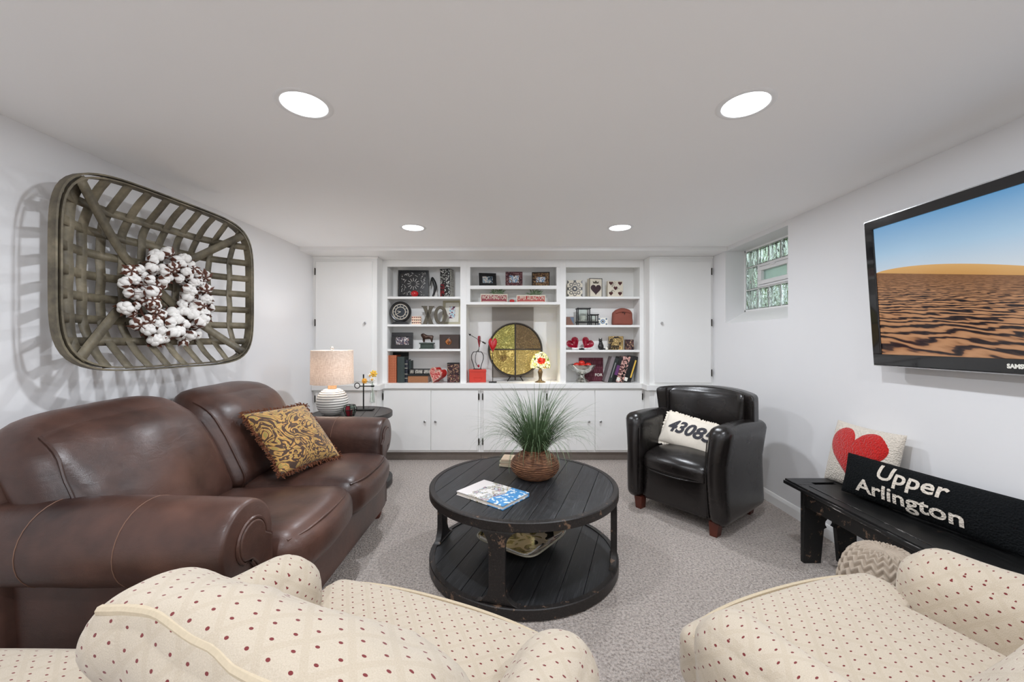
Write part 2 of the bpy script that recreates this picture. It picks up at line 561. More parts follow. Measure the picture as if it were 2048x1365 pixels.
part('vent_sash', vs, 'white_plastic', win, world=True, bevel=.003)
part('vent_latch', MB().box(XG - .024, XG - .012, 3.42, 3.48, vz1 - .034, vz1 - .020), 'white_plastic', win, world=True, bevel=.002)
part('vent_pane', MB().box(XG + .016, XG + .024, vy0 + .05, vy1 - .05, vz0 + .05, vz1 - .05), 'frosted', win, world=True, smooth=None)

# ---- greenery outside the window
MT['leaf'] = plain('shrub_leaf', (0.28, 0.42, 0.10), 0.5, var=0.6, scale=6)
sh = MB(); random.seed(3)
for i in range(9000):
    c = Vector((2.60 + random.random() * 1.0, 2.3 + random.random() * 3.6, 1.38 + random.random() ** 1.2 * 1.9))
    M = Matrix.Translation(c) @ Matrix.Rotation(random.random() * 6.3, 4, 'Z') @ Matrix.Rotation(random.uniform(-1.2, .8), 4, 'X')
    l = random.uniform(.05, .11)
    sh.add([(0, 0, 0), (l * .28, l * .5, .006), (0, l, 0), (-l * .28, l * .5, .006)], [(0, 1, 2, 3)], M)
shrub = thing('shrub', 'leafy green shrub growing outside behind the glass block window', 'shrub', (2.95, 3.85, 1.36))
lv = part('foliage', sh, 'leaf', shrub, world=True, smooth=None); lv['kind'] = 'stuff'
st = MB()
for i in range(7):
    a = i * .9
    st.tube([(2.95, 3.85, 1.36), (2.95 + .1 * math.cos(a), 3.85 + .3 * math.sin(a), 1.75), (2.95 + .18 * math.cos(a), 3.85 + .55 * math.sin(a), 2.2)], [.012, .008, .004], 6)
part('stem', st, 'bronze', shrub, world=True)
struct('ground', MB().box(XR + .42, 6.5, .5, 7.5, 1.28, 1.36), plain('garden_lawn', (0.10, 0.17, 0.05), 0.95, var=.4, scale=9))

# ---- recessed ceiling lights
MT['lens'] = glow('lit_lens', (0.94, 0.985, 1.05), 4.0)
MT['lens_trim'] = plain('white_light_trim', (0.86, 0.86, 0.86), 0.4, var=.01)
lights = [(-.805, 1.543, 'in the ceiling above the near arm of the brown sofa'),
          (.905, 1.543, 'in the ceiling nearest the wall-mounted television'),
          (-.80, 3.216, 'in the ceiling before the bay holding the clock'),
          (.873, 3.216, 'in the ceiling before the bay with leaning magazines'),
          (-.805, -.13, 'added unseen in the ceiling behind the camera, sofa side'), (.89, -.13, 'added unseen in the ceiling behind the camera, television side'),  # four unseen lights behind the camera, added to brighten the room
          (-.805, -1.75, 'added unseen over the rear of the room, sofa side'), (.89, -1.75, 'added unseen over the rear of the room, television side')]
for X, Y, where in lights:
    t = thing('recessed_light', 'lit round recessed light ' + where, 'ceiling light', (X, Y, ZC), group='recessed ceiling lights')
    part('trim_ring', MB().lathe([(.084, -.002), (.088, -.004), (.102, -.003), (.106, 0), (.084, 0)], 48, close=True), 'lens_trim', t)
    part('lens', MB().lathe([(0, -.006), (.045, -.006), (.070, -.0055), (.083, -.003), (.083, -.001), (0, -.001)], 48), 'lens', t)
    lamp_light(t, (0, 0, -.008), 'AREA', LIGHT_POWER, .080, (0.94, 0.985, 1.05))

# ================================================================== BUILT-INS ALONG THE BACK WALL
YT, YC = 4.13, 4.30            # faces of the tall side cabinets and of the centre bookcase
XA, XB = -1.40, 1.425
def hinge(parent, x, y, z):
    h = MB().box(x - .006, x + .006, y - .008, y, z - .032, z + .032)
    h.cyl((x, y - .010, z - .025), (x, y - .010, z + .025), .005, n=8)
    h.ball((x, y - .010, z + .031), .006, 5); h.ball((x, y - .010, z - .031), .006, 5)
    return part('hinge', h, 'bronze', parent, world=True, label='dark bronze hinge')
def knob(parent, x, y, z):
    k = MB().lathe([(0, 0), (.006, 0), (.006, .010), (.013, .016), (.014, .022), (.009, .027), (0, .028)], 14,
                   M=Matrix.Translation((x, y, z)) @ Matrix.Rotation(PI / 2, 4, 'X'))
    return part('knob', k, 'steel', parent, world=True, label='small round metal knob')
def door(parent, x0, x1, z0, z1, y, hx, hzs, kx, kz):
    d = part('door', MB().box(x0, x1, y - .019, y, z0, z1), 'cab', parent, world=True, bevel=.002)
    d.location = (0, 0, 0)
    for z in hzs: hinge(d, hx, y - .004, z)
    knob(d, kx, y - .019, kz)
    return d

for nm, x0, x1, dx0, dx1, hx, kx, side, dz0 in (
        ('tall_cabinet', XL, XA, -2.029, -1.447, -2.038, -1.513, 'behind the table lamp', .882),
        ('tall_cabinet', XB, XR - .002, 1.474, 2.057, 2.066, 1.541, 'behind the black armchair, beside the window', .868)):
    t = thing(nm, 'white built-in upper cabinet with one tall flat door ' + side, 'cabinet', ((x0 + x1) / 2, YT, .845), group='tall built-in cabinets')
    part('body', MB().box(x0 + .001, x1, YT, YB - .002, .845, 2.1775), 'cab', t, world=True, smooth=None)
    cr = MB().box(x0 + .001, x1 + (.012 if x0 < 0 else 0), YT - .012, YT, 2.155, 2.1775)
    part('crown_strip', cr, 'cab', t, world=True, bevel=.003)
    door(t, dx0, dx1, dz0, 2.122, YT, hx, (2.02, 1.49, .97), kx, 1.485)

# lower cabinets
def base_cab(x0, x1, y, label, doors):
    t = thing('base_cabinet', label, 'cabinet', ((x0 + x1) / 2, y, 0), group='white lower cabinets')
    part('body', MB().box(x0 + .001, x1 - .001, y, YB - .002, .098, .7895), 'cab', t, world=True, smooth=None)
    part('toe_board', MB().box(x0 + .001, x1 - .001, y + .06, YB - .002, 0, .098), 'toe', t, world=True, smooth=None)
    for d in doors:
        door(t, d[0], d[1], .122, .770, y, d[2], (.70, .215), d[3], .435)
base_cab(XL, XA, YT, 'narrow white lower cabinet beneath the lamp-side tall cabinet', [(-2.03, -1.445, -2.039, -1.49)])
base_cab(XA, -.337, YC, 'white two-door lower cabinet beneath the clock bay', [(-1.382, -.876, -1.391, -.935), (-.868, -.366, -.357, -.82)])
base_cab(-.337, .355, YC, 'white single-door lower cabinet behind the grass plant', [(-.308, .327, -.316, .275)])
base_cab(.355, XB, YC, 'white two-door lower cabinet beneath the magazine bay', [(.383, .886, .374, .825), (.896, 1.398, 1.407, .950)])
base_cab(XB, XR, YT, 'narrow white lower cabinet hidden behind the black armchair', [(1.474, 2.057, 2.066, 1.53)])

# countertop follows the jog of the cabinet fronts
out = [(XL + .001, YB - .001), (XL + .001, YT - .04), (XA + .04, YT - .04), (XA + .04, YC - .04), (XB - .04, YC - .04), (XB - .04, YT - .04), (XR - .001, YT - .04), (XR - .001, YB - .001)]
solo('countertop', MB().prism(out, lambda a, b, d: (a, b, d), .790, .8445), 'cab', 'white painted countertop ledge running along the built-in shelves', 'countertop', bevel=.004, smooth=None)

# bookcase
bk = thing('bookcase', 'white built-in bookcase with three bays of open shelves', 'bookcase', (0, YC, .845))
F0, F1 = YC, YC + .025
YS = 4.52                      # back of the shelf bays
YN = 4.66                      # back of the deep centre niche
ZT = 2.1775
LX0, LX1, RX0, RX1 = -1.348, -.559, .583, 1.380
CX0, CX1, NX0, NX1 = -.452, .481, -.495, .519
def fpart(name, x0, x1, z0, z1, y0=F0, y1=F1): return part(name, MB().box(x0, x1, y0, y1, z0, z1), 'cab', bk, world=True, bevel=.0015, smooth=None)
fpart('stile', XA + .0005, LX0, .845, ZT); fpart('stile', RX1, XB - .0005, .845, ZT)
fpart('stile', LX1, NX0, .845, ZT); fpart('stile', NX1, RX0, .845, ZT)
fpart('rail', LX0, LX1, 2.104, ZT); fpart('rail', RX0, RX1, 2.097, ZT)
fpart('rail', NX0, NX1, 2.0996, ZT)
fpart('rail', CX0, CX1, 1.862, 1.8997); fpart('rail', NX0, NX1, 1.694, 1.7214)
fpart('filler_strip', NX0, CX0, 1.7214, 2.0996); fpart('filler_strip', CX1, NX1, 1.7214, 2.0996)
def sidep(x0, x1, z0=.845, z1=ZT, y1=YS): part('side_panel', MB().box(x0, x1, F1, y1, z0, z1), 'cab', bk, world=True, smooth=None)
sidep(LX0 - .02, LX0); sidep(LX1, LX1 + .02); sidep(RX0 - .02, RX0); sidep(RX1, RX1 + .02)
sidep(CX0 - .02, CX0, 1.70); sidep(CX1, CX1 + .02, 1.70)
sidep(NX0 - .02, NX0, .845, 1.695, YN); sidep(NX1, NX1 + .02, .845, 1.695, YN)
def back(x0, x1, y, z0, z1): part('back_panel', MB().box(x0, x1, y, y + .02, z0, z1), 'cab', bk, world=True, smooth=None)
back(LX0 - .02, LX1 + .02, YS, .845, ZT); back(RX0 - .02, RX1 + .02, YS, .845, ZT); back(CX0 - .02, CX1 + .02, YS, 1.70, ZT)
back(NX0 - .02, NX1 + .02, YN, .845, 1.72)
part('ceiling_panel', MB().box(LX0, RX1, F1, YS, 2.16, ZT), 'cab', bk, world=True, smooth=None)
SL = [1.781, 1.481, 1.2136]; SR = [1.781, 1.473, 1.203]
for z in SL: part('shelf', MB().box(LX0, LX1, F0 + .006, YS, z - .024, z), 'cab', bk, world=True, bevel=.002, smooth=None)
for z in SR: part('shelf', MB().box(RX0, RX1, F0 + .006, YS, z - .024, z), 'cab', bk, world=True, bevel=.002, smooth=None)
ZR1, ZR2 = 1.8997, 1.7214
part('shelf', MB().box(CX0, CX1, F1, YS, ZR1 - .03, ZR1), 'cab', bk, world=True, smooth=None)
part('shelf', MB().box(CX0, CX1, F1, YS, ZR2 - .021, ZR2), 'cab', bk, world=True, smooth=None)
part('niche_ceiling', MB().box(NX0 - .019, NX1 + .019, F1, YN, 1.695, 1.7003), 'cab', bk, world=True, smooth=None)
MT['taupe'] = plain('taupe_gloss_panel', srgb(150, 143, 134), 0.25, var=.03)
part('niche_panel', MB().box(px(984, 4.64), px(1067, 4.64), 4.636, YN, .875, 1.6945), 'taupe', bk, world=True, smooth=None, label='glossy taupe panel at the back of the niche')
ZK = .845                      # counter height: bottom of the open bays

# ================================================================== BROWN LEATHER SOFA
def wob(x, y, z, a, s=6.0): return a * mnoise.noise(Vector((x * s, y * s, z * s)))
sofa = thing('sofa', 'brown leather rolled-arm two-seat sofa standing against the wall under the basket', 'sofa', (-1.45, 2.22, 0))
LBR = 'brown_leather'
part('base', MB().rbox((-1.42, 2.215, .20), (.98, 1.50, .26), .03, 8), LBR, sofa, world=True)
part('back_frame', MB().rbox((-1.90, 2.215, .50), (.20, 1.66, .84), .07, 10,
     fn=lambda x, y, z: (x + .05 * (1 - (z - .08) / .84), y, z)), LBR, sofa, world=True)
for i, (y0, y1) in enumerate(((1.585, 2.21), (2.215, 2.85))):
    def fn(x, y, z, y0=y0, y1=y1):
        t = (x + 1.6) / .72
        return (x + .02 * math.sin(PI * (y - y0) / (y1 - y0)) * max(0, t), y, z + wob(x, y, z, .012, 5) - .025 * max(0, 1 - t) + .0)
    c = part('seat_cushion', MB().rbox((-1.245, (y0 + y1) / 2, .405), (.75, y1 - y0, .22), .085, 18, (0.02, 0, .035), fn), LBR, sofa, world=True, smooth=180)
    P = [(-.885 + .02 * math.sin(PI * k / 12) - .03 * (abs(k - 6) / 6) ** 6, y0 + .035 + (y1 - y0 - .07) * k / 12, .487 + .006 * math.sin(PI * k / 12)) for k in range(13)]
    part('piping', MB().tube(P, .006, 6), LBR, c, world=True)
for i, (y0, y1) in enumerate(((1.40, 2.185), (2.185, 2.955))):
    def fn(x, y, z, y0=y0, y1=y1):
        t = (z - .46) / .54
        e = (y - (y0 + y1) / 2) / ((y1 - y0) / 2)
        x2 = x - .27 * t + .02 * math.sin(t * PI) + wob(x, y, z, .020, 4.5) + wob(x, y, z, .006, 15)
        z2 = z - .035 * e ** 4 + wob(x, y, z, .012, 4)
        if i == 0: z2 -= .025 * max(0, -e)
        if t < .45 and i == 0 and e < -.55: x2 -= .12 * (.45 - t)
        return (x2, y, z2)
    c = part('back_cushion', MB().rbox((-1.575, (y0 + y1) / 2, .735), (.25, y1 - y0, .55), .11, 20, (.04, 0, .02), fn), LBR, sofa, world=True, smooth=180)
    P = []
    for k in range(21):
        z = .475 + .505 * k / 20; y = y0 + (.075 - .03 * math.sin(PI * k / 20) if i == 0 else .045)
        ey = (y - (y0 + y1) / 2) / ((y1 - y0) / 2); ez = (z - .735) / .275
        inset = .11 - math.sqrt(max(0, .11 ** 2 - max(0, abs(z - .735) - .165) ** 2 - max(0, .11 - (y - y0)) ** 2))
        P.append(Vector(fn(-1.450 + .04 * (1 - ey * ey) * max(0, 1 - ez * ez) - inset, y, z)) + Vector((.003, 0, 0)))
    part('seam', MB().tube(P, .006, 6), LBR, c, world=True)

def arm_outline(yc, zc, r, yin, yout, zb, sgn, n=22, off=0.0):
    """rolled arm cross-section in (y, z); sgn=+1: inner side at +y"""
    P = [(yin - sgn * off, zb + off), (yin - sgn * off, zc)]
    a0 = 0 if sgn > 0 else PI
    for k in range(1, n + 1):
        a = k / n * 1.36 * PI
        P.append((yc + sgn * (r - off) * math.cos(a), zc + (r - off) * math.sin(a)))
    yo = yout + sgn * off
    P += [(yo - sgn * .0, zc - r * .98), (yo, zb + off)]
    return P
def sofa_arm(yc, sgn, yin, yout):
    zc, r, zb = .582, .142, .075
    O = arm_outline(yc, zc, r, yin, yout, zb, sgn)
    cy = sum(p[0] for p in O) / len(O); cz = sum(p[1] for p in O) / len(O)
    mb = MB(); xs = [-1.95, -1.93] + [-1.93 + .92 * k / 14 for k in range(1, 15)]
    ss = [.93, 1.0] + [1.0] * 14
    fr = [(-.985, 1.0), (-.965, .985), (-.952, .955), (-.948, .90)]
    xs += [f[0] for f in fr]; ss += [f[1] for f in fr]
    rings = []
    for x, s_ in zip(xs, ss):
        bulge = 1 + .05 * math.sin(PI * min(1, max(0, (x + 1.95) / 1.0)))
        ring_ = []
        for (y, z) in O:
            k = s_
            yy, zz = y, z
            if zz > zc - r:                     # roll swells a little along its length
                yy = yc + (yy - yc) * bulge; zz = zc + (zz - zc) * bulge
            ring_.append((x, cy + (yy - cy) * k, cz + (zz - cz) * k + (wob(x, y, z, .006, 5) if zz > .45 else 0)))
        rings.append(ring_)
    n = len(O); V = [p for q in rings for p in q]; F = []
    for i in range(len(rings) - 1):
        for k in range(n):
            l = (k + 1) % n; f = (i * n + k, i * n + l, (i + 1) * n + l, (i + 1) * n + k)
            F.append(f if sgn < 0 else f[::-1])
    F.append(tuple(range(n)) if sgn > 0 else tuple(range(n))[::-1])
    F.append(tuple((len(rings) - 1) * n + k for k in range(n))[::-1] if sgn > 0 else tuple((len(rings) - 1) * n + k for k in range(n)))
    mb.add(V, F)
    a = part('arm', mb, LBR, sofa, world=True, smooth=50)
    # scroll facing on the front of the arm: round eye with a band curving down the post
    q = MB(); re = .072
    def scroll(re, w):
        P = []
        for k in range(19):
            an = PI * (1.30 - 1.30 * k / 18) if sgn > 0 else PI * (-.30 + 1.30 * k / 18)
            P.append((yc + sgn * .006 + re * math.cos(an), zc - .005 + re * math.sin(an)))
        yi = yin - sgn * .028
        P += [(yi, zc - .03), (yi, zb + .03), (yi - sgn * w, zb + .03), (yi - sgn * w, zc - .105), (yc + sgn * .0, zc - re * 1.0)]
        return P
    q.prism(scroll(re, .085), lambda A, B, d: (d, A, B), -.955, -.936)
    part('scroll_panel', q, LBR, a, world=True, bevel=.007)
    S = scroll(re + .006, .097)
    part('piping', MB().tube([(-.944, y, z) for y, z in S], .0065, 6, closed=True), LBR, a, world=True)
    for xsm in (-1.30, -1.62):
        P = []
        for k in range(2, 23):
            y, z = O[k]
            b = 1 + .05 * math.sin(PI * (xsm + 1.95)) + .004
            P.append((xsm, yc + (y - yc) * b, zc + (z - zc) * b + wob(xsm, y, z, .006, 5)))
        part('seam', MB().tube(P, .0015, 5), 'thread', a, world=True, label='pale stitched seam')
sofa_arm(1.44, 1, 1.585, 1.425)
sofa_arm(2.995, -1, 2.85, 3.01)
for x in (-1.86, -1.00):
    for y in (1.50, 2.93):
        part('foot', MB().lathe([(0, 0), (.026, 0), (.034, .02), (.040, .045), (.032, .07), (.038, .085), (0, .09)], 18, (x, y, 0)), 'red_wood', sofa, world=True, label='turned reddish wooden foot')

# ---- gold leaf pillow on the sofa
def gold_fabric():
    n = NT('gold_leaf_brocade'); v = n.co()
    a = n.noise(v, 7.5, 2, 0.5, 2.2)
    s_ = n.m_('SINE', n.m_('MULTIPLY', a, 40.0))
    col = n.ramp(n.m_('ADD', n.m_('MULTIPLY', s_, .5), .5), [(0.0, srgb(70, 46, 30)), (0.34, srgb(92, 64, 38)), (0.37, srgb(176, 130, 66)), (0.62, srgb(206, 158, 84)), (0.85, srgb(188, 132, 72)), (0.95, srgb(150, 140, 72))], 'CONSTANT')
    n.bump(n.noise(v, 320, 2), 0.3, 0.003)
    return n.set(col, 0.75, Sheen_Weight=0.3)
MT['gold'] = gold_fabric()
MT['fringe'] = plain('brown_fringe', srgb(110, 64, 40), 0.9, var=.6, scale=120)
gp = thing('throw_pillow', 'gold and brown leaf-patterned square pillow with fringe on the brown sofa', 'pillow',
           M=basis((-1.345, 2.450, .712), (.149, .40, -.009), (-.307, .122, .325)))
part('cover', weld(pillow_mb(.43, .45, .20, .07, .5, 26, .012)), 'gold', gp, smooth=180)
f = pillow_fn(.43, .45, .20, .07); tf = MB(); random.seed(11)
for sd in range(4):
    for k in range(70):
        u = -1 + 2 * (k + .5) / 70
        a, b = ((u, -1), (u, 1), (-1, u), (1, u))[sd]
        x, y, z = f(a, b)
        for q in range(2):
            d = Vector((0, -1, 0)) if sd == 0 else Vector((0, 1, 0)) if sd == 1 else Vector((-1, 0, 0)) if sd == 2 else Vector((1, 0, 0))
            d = (d * .015 + Vector((random.uniform(-.012, .012), random.uniform(-.012, .012), random.uniform(-.02, .02))))
            tf.tube([(x, y, z), (x + d.x * .6, y + d.y * .6, z + d.z), (x + d.x, y + d.y, z + d.z * .5)], [.0035, .0035, .002], 4)
fo = part('fringe', tf, 'fringe', gp); fo['kind'] = 'stuff'

# ================================================================== ROUND SIDE TABLE AND WHAT STANDS ON IT
SX, SY, SZ, SRr = -1.427, 3.555, .663, .345
def arcs(R, a, b, n=10):
    """strip a..b of a disc of radius R"""
    ya = math.sqrt(max(0, R * R - a * a)); yb = math.sqrt(max(0, R * R - b * b)); P = []
    for k in range(n + 1):
        x = b + (a - b) * k / n; P.append((x, math.sqrt(max(0, R * R - x * x))))
    for k in range(n + 1):
        x = a + (b - a) * k / n; P.append((x, -math.sqrt(max(0, R * R - x * x))))
    out = []
    for p in P:
        if not out or (abs(p[0] - out[-1][0]) + abs(p[1] - out[-1][1])) > 1e-5: out.append(p)
    if abs(out[0][0] - out[-1][0]) + abs(out[0][1] - out[-1][1]) < 1e-5: out.pop()
    return out
def disc_planks(t, R, z0, z1, n, mat, rot):
    e = R - .0005; w_ = 2 * e / n
    for k in range(n):
        a = -e + k * w_ + .0012; b = a + w_ - .0024
        m = MB().prism(arcs(e, a, b), lambda A, B, d: (A, B, d), z0, z1 - random.uniform(0, .0012), Matrix.Rotation(rot, 4, 'Z'))
        m.v = [(x, y, z) for x, y, z in m.v]
        part('plank', m, mat, t, bevel=.0012, smooth=None)
def ring_band(R0, R1, z0, z1): return MB().lathe([(R0, z0), (R1 - .004, z0), (R1, z0 + .004), (R1, z1 - .004), (R1 - .004, z1), (R0, z1)], 96, close=True)
def bracket_leg(R, z0, z1, wmid, wend, thick, ang, rc):
    """curved leg: narrow post flaring into the rings above and below, bent to the table's round"""
    prof = []
    n = 10
    for k in range(n + 1):
        a = PI / 2 * k / n
        prof.append((wmid + (wend - wmid) * (1 - math.sin(a)), z0 + rc * (1 - math.cos(a))))
    rev = [(w_, z1 - (z - z0)) for w_, z in prof[::-1]]
    L = prof + rev
    mb = MB(); V = []
    for w_, z in L:
        for s_, rr in ((-1, R - thick), (1, R - thick), (1, R), (-1, R)):
            th = ang + s_ * w_ / R
            V.append((rr * math.cos(th), rr * math.sin(th), z))
    m = len(L); F = []
    for i in range(m - 1):
        for k in range(4):
            l = (k + 1) % 4; F.append((i * 4 + k, i * 4 + l, (i + 1) * 4 + l, (i + 1) * 4 + k))
    F.append((3, 2, 1, 0)); F.append(((m - 1) * 4, (m - 1) * 4 + 1, (m - 1) * 4 + 2, (m - 1) * 4 + 3))
    return mb.add(V, F)
random.seed(5)
stb = thing('side_table', 'dark round wooden side table holding the lamp behind the sofa arm', 'side table', (SX, SY, 0))
disc_planks(stb, SRr - .025, SZ - .035, SZ, 6, 'side_wood', .2)
part('top_rim', ring_band(SRr - .025, SRr, SZ - .045, SZ), 'side_wood', stb, smooth=40)
disc_planks(stb, SRr - .025, .03, .065, 6, 'side_wood', .2)
part('bottom_rim', ring_band(SRr - .025, SRr, 0.012, .07), 'side_wood', stb, smooth=40)
for k in range(4):
    part('leg', bracket_leg(SRr - .01, .07, SZ - .045, .022, .075, .028, -.35 + k * PI / 2, .10), 'side_wood', stb, smooth=40, bevel=.002)
    a_ = -.35 + k * PI / 2
    part('foot', MB().cyl(((SRr - .05) * math.cos(a_), (SRr - .05) * math.sin(a_), 0), ((SRr - .05) * math.cos(a_), (SRr - .05) * math.sin(a_), .03), .02), 'side_wood', stb)

# ---- table lamp: ribbed white globe, oak neck, linen drum shade
def linen():
    n = NT('linen_shade'); v = n.co()
    a = n.noise(n.mapping(v, (1, 1, 14)), 40, 3); b = n.noise(n.mapping(v, (14, 14, 1)), 30, 3)
    k = n.m_('MULTIPLY', n.m_('ADD', a, b), .5)
    col = n.mix(n.ramp(k, [(.38, (0, 0, 0)), (.62, (1, 1, 1))]), srgb(204, 188, 174), srgb(242, 232, 222))
    n.set(col, .9)
    tr = n.node('ShaderNodeBsdfTranslucent'); n.l.new(col, tr.inputs[0])
    mx = n.node('ShaderNodeMixShader'); mx.inputs[0].default_value = .28
    n.l.new(n.b.outputs[0], mx.inputs[1]); n.l.new(tr.outputs[0], mx.inputs[2]); n.l.new(mx.outputs[0], n.out.inputs[0])
    return n.m
MT['linen'] = linen()
MT['ceramic'] = plain('white_ceramic', srgb(224, 222, 216), .55, var=.03)
MT['groove'] = plain('dark_grey_glaze_line', srgb(92, 90, 88), .6)
MT['oak'] = plain('pale_oak', srgb(196, 160, 122), .5, var=.15, scale=40)
LX, LY = px(664.5, 3.45), 3.45
lamp = thing('table_lamp', 'table lamp with white ribbed globe base and beige linen drum shade', 'lamp', (LX, LY, SZ))
zb = 0.222
prof = [(0, 0), (.062, 0), (.066, .006)]; R = .128
nr = 12
for k in range(nr * 4 + 1):
    t = k / (nr * 4); an = -1.02 + 2.22 * t
    z = .111 + .118 * math.sin(an); r = R * math.cos(an) ** .8 + .002
    r -= .0045 if k % 4 == 0 else (0 if k % 4 == 2 else .0012)
    if z > .006: prof.append((max(r, .03), z))
prof += [(.032, zb), (0, zb)]
base = part('base', MB().lathe(prof, 48), 'ceramic', lamp, smooth=60)
for k in range(1, nr):
    an = -1.02 + 2.22 * k / nr; z = .111 + .118 * math.sin(an); r = R * math.cos(an) ** .8 - .0016
    if z > .012: part('groove_line', MB().tube([(r * math.cos(2 * PI * j / 48), r * math.sin(2 * PI * j / 48), z) for j in range(48)], .0022, 5, True), 'groove', base)
part('neck', MB().lathe([(0, zb), (.034, zb), (.036, zb + .003), (.036, zb + .043), (.034, zb + .046), (0, zb + .046)], 28), 'oak', lamp, label='pale oak neck')
z0, z1 = .268, .556
part('shade', MB().lathe([(.174, z0), (.170, z1), (.1685, z1), (.1725, z0)], 64, close=True), 'linen', lamp, smooth=60, label='beige linen drum shade')
sp = MB()
for k in range(3):
    a = 2 * PI * k / 3; sp.cyl((0, 0, z1 - .012), (.169 * math.cos(a), .169 * math.sin(a), z1 - .012), .0018, n=6)
sp.cyl((0, 0, zb), (0, 0, z1 + .004), .004, n=8)
part('harp', sp, 'steel', lamp)
part('finial', MB().lathe([(0, z1 + .003), (.012, z1 + .003), (.008, z1 + .010), (.015, z1 + .020), (.010, z1 + .030), (0, z1 + .033)], 14), glass('clear_finial', (1, .9, .85), .1), lamp)
part('bulb', MB().ball((0, 0, .40), .020, 8), glow('warm_bulb', (1, .955, .91), 8.0), lamp)
lamp_light(lamp, (0, 0, .40), 'POINT', 8.5, .032, (1, .955, .91))

# ---- iron ring stand with hanging bud vase
VX, VY = px(727, 3.66), 3.66
vs_ = thing('vase_stand', 'black iron stand holding a hanging glass bud vase, on the side table', 'vase stand', (VX, VY, SZ))
part('foot_plate', MB().box(-.058, .092, -.030, .030, 0, .012), 'black_metal', vs_, bevel=.003)
part('rod', MB().cyl((0, 0, .012), (0, 0, .330), .0062, n=10), 'black_metal', vs_)
zr = .222
part('ring', MB().tube([(-.058 + .024 * math.cos(2 * PI * k / 24), 0, zr + .004 + .024 * math.sin(2 * PI * k / 24)) for k in range(24)], .004, 6, True), 'black_metal', vs_)
part('arm', MB().cyl((-.034, 0, zr), (.088, 0, zr), .005, n=8), 'black_metal', vs_)
part('collar', MB().lathe([(.009, -.006), (.016, -.006), (.016, .006), (.009, .006)], 16, (.083, 0, zr), close=True), 'black_metal', vs_)
MT['clear_glass'] = glass('clear_glass', (.95, 1, .97), 0.0)
MT['stalk'] = plain('green_stalk', (.10, .22, .05), .6)
bv = thing('bud_vase', 'small clear glass bottle vase with stalks, hanging from the iron stand', 'vase', (VX + .083, VY, SZ + .066))
part('bottle', MB().lathe([(0, 0), (.022, 0), (.024, .006), (.019, .085), (.0085, .125), (.0085, .170), (.011, .174), (.009, .174), (.0065, .168), (.0065, .125), (.016, .085), (.020, .010), (0, .006)], 20), 'clear_glass', bv)
MT['yellow'] = plain('yellow_petal', srgb(236, 196, 84), .6); MT['white_petal'] = plain('white_petal', srgb(236, 234, 224), .6); MT['orange'] = plain('orange_petal', srgb(232, 170, 64), .6)
for k, (dx, dz, m, r, nm) in enumerate(((-.072, .030, 'orange', .019, 'round orange flower drooping beside the iron rod'), (-.022, .078, 'white_petal', .017, 'small white flower above the bud vase'),
                                   (.012, .096, 'yellow', .024, 'yellow flower topmost in the bud vase'), (-.002, .042, 'white_petal', .020, 'white flower just above the vase neck'))):
    r *= 1.3
    fl = thing('flower', nm, 'flower', (VX + .083, VY, SZ + .24), group='flowers in the bud vase')
    part('stalk', MB().tube([(0, 0, -.15), (0, 0, 0), (dx * .6, .0, dz * .8), (dx, 0, dz)], .0016, 5), 'stalk', fl)
    for j in range(7):
        a = j * 2 * PI / 7
        M = Matrix.Translation((dx, -.004, dz)) @ Matrix.Rotation(a, 4, 'Y')
        part('petal', MB().ball((r * .62, 0, 0), (r * .52, r * .22, r * .34), 6, M), m, fl)
    part('centre', MB().ball((dx, -.006, dz), r * .4, 6), 'orange', fl)

# ---- small stained-glass candle holder
CXh, CYh = px(700, 3.38), 3.38
ch = thing('candle_holder', 'small stained-glass votive holder with red panel beside the ribbed lamp', 'candle holder', (CXh, CYh, SZ))
MT['green_glass'] = glass('pale_green_glass', (.75, .88, .80), .1); MT['red_glass'] = plain('dark_red_glass', srgb(120, 28, 40), .15)
fr_ = MB()
def oct_(r, z): return [(r * math.cos(PI / 8 + k * PI / 4), r * math.sin(PI / 8 + k * PI / 4), z) for k in range(8)]
for r, z in ((.034, .004), (.053, .055), (.042, .092)): fr_.tube(oct_(r, z), .0035, 5, True)
for k in range(8):
    a = PI / 8 + k * PI / 4
    fr_.tube([(r * math.cos(a), r * math.sin(a), z) for r, z in ((.034, .004), (.053, .055), (.042, .092))], .003, 5)
part('leading', fr_, 'black_metal', ch)
for k in range(8):
    a0, a1 = PI / 8 + k * PI / 4, PI / 8 + (k + 1) * PI / 4
    q = MB()
    for (r0, zz0), (r1, zz1) in (((.034, .004), (.053, .055)), ((.053, .055), (.042, .092))):
        q.add([(r0 * math.cos(a0), r0 * math.sin(a0), zz0), (r0 * math.cos(a1), r0 * math.sin(a1), zz0), (r1 * math.cos(a1), r1 * math.sin(a1), zz1), (r1 * math.cos(a0), r1 * math.sin(a0), zz1)], [(0, 1, 2, 3)])
    part('pane', q, 'red_glass' if k == 5 else 'green_glass', ch, smooth=None, solid=.002)
part('candle', MB().lathe([(0, .005), (.020, .005), (.020, .055), (0, .055)], 18), 'red_glass', ch)

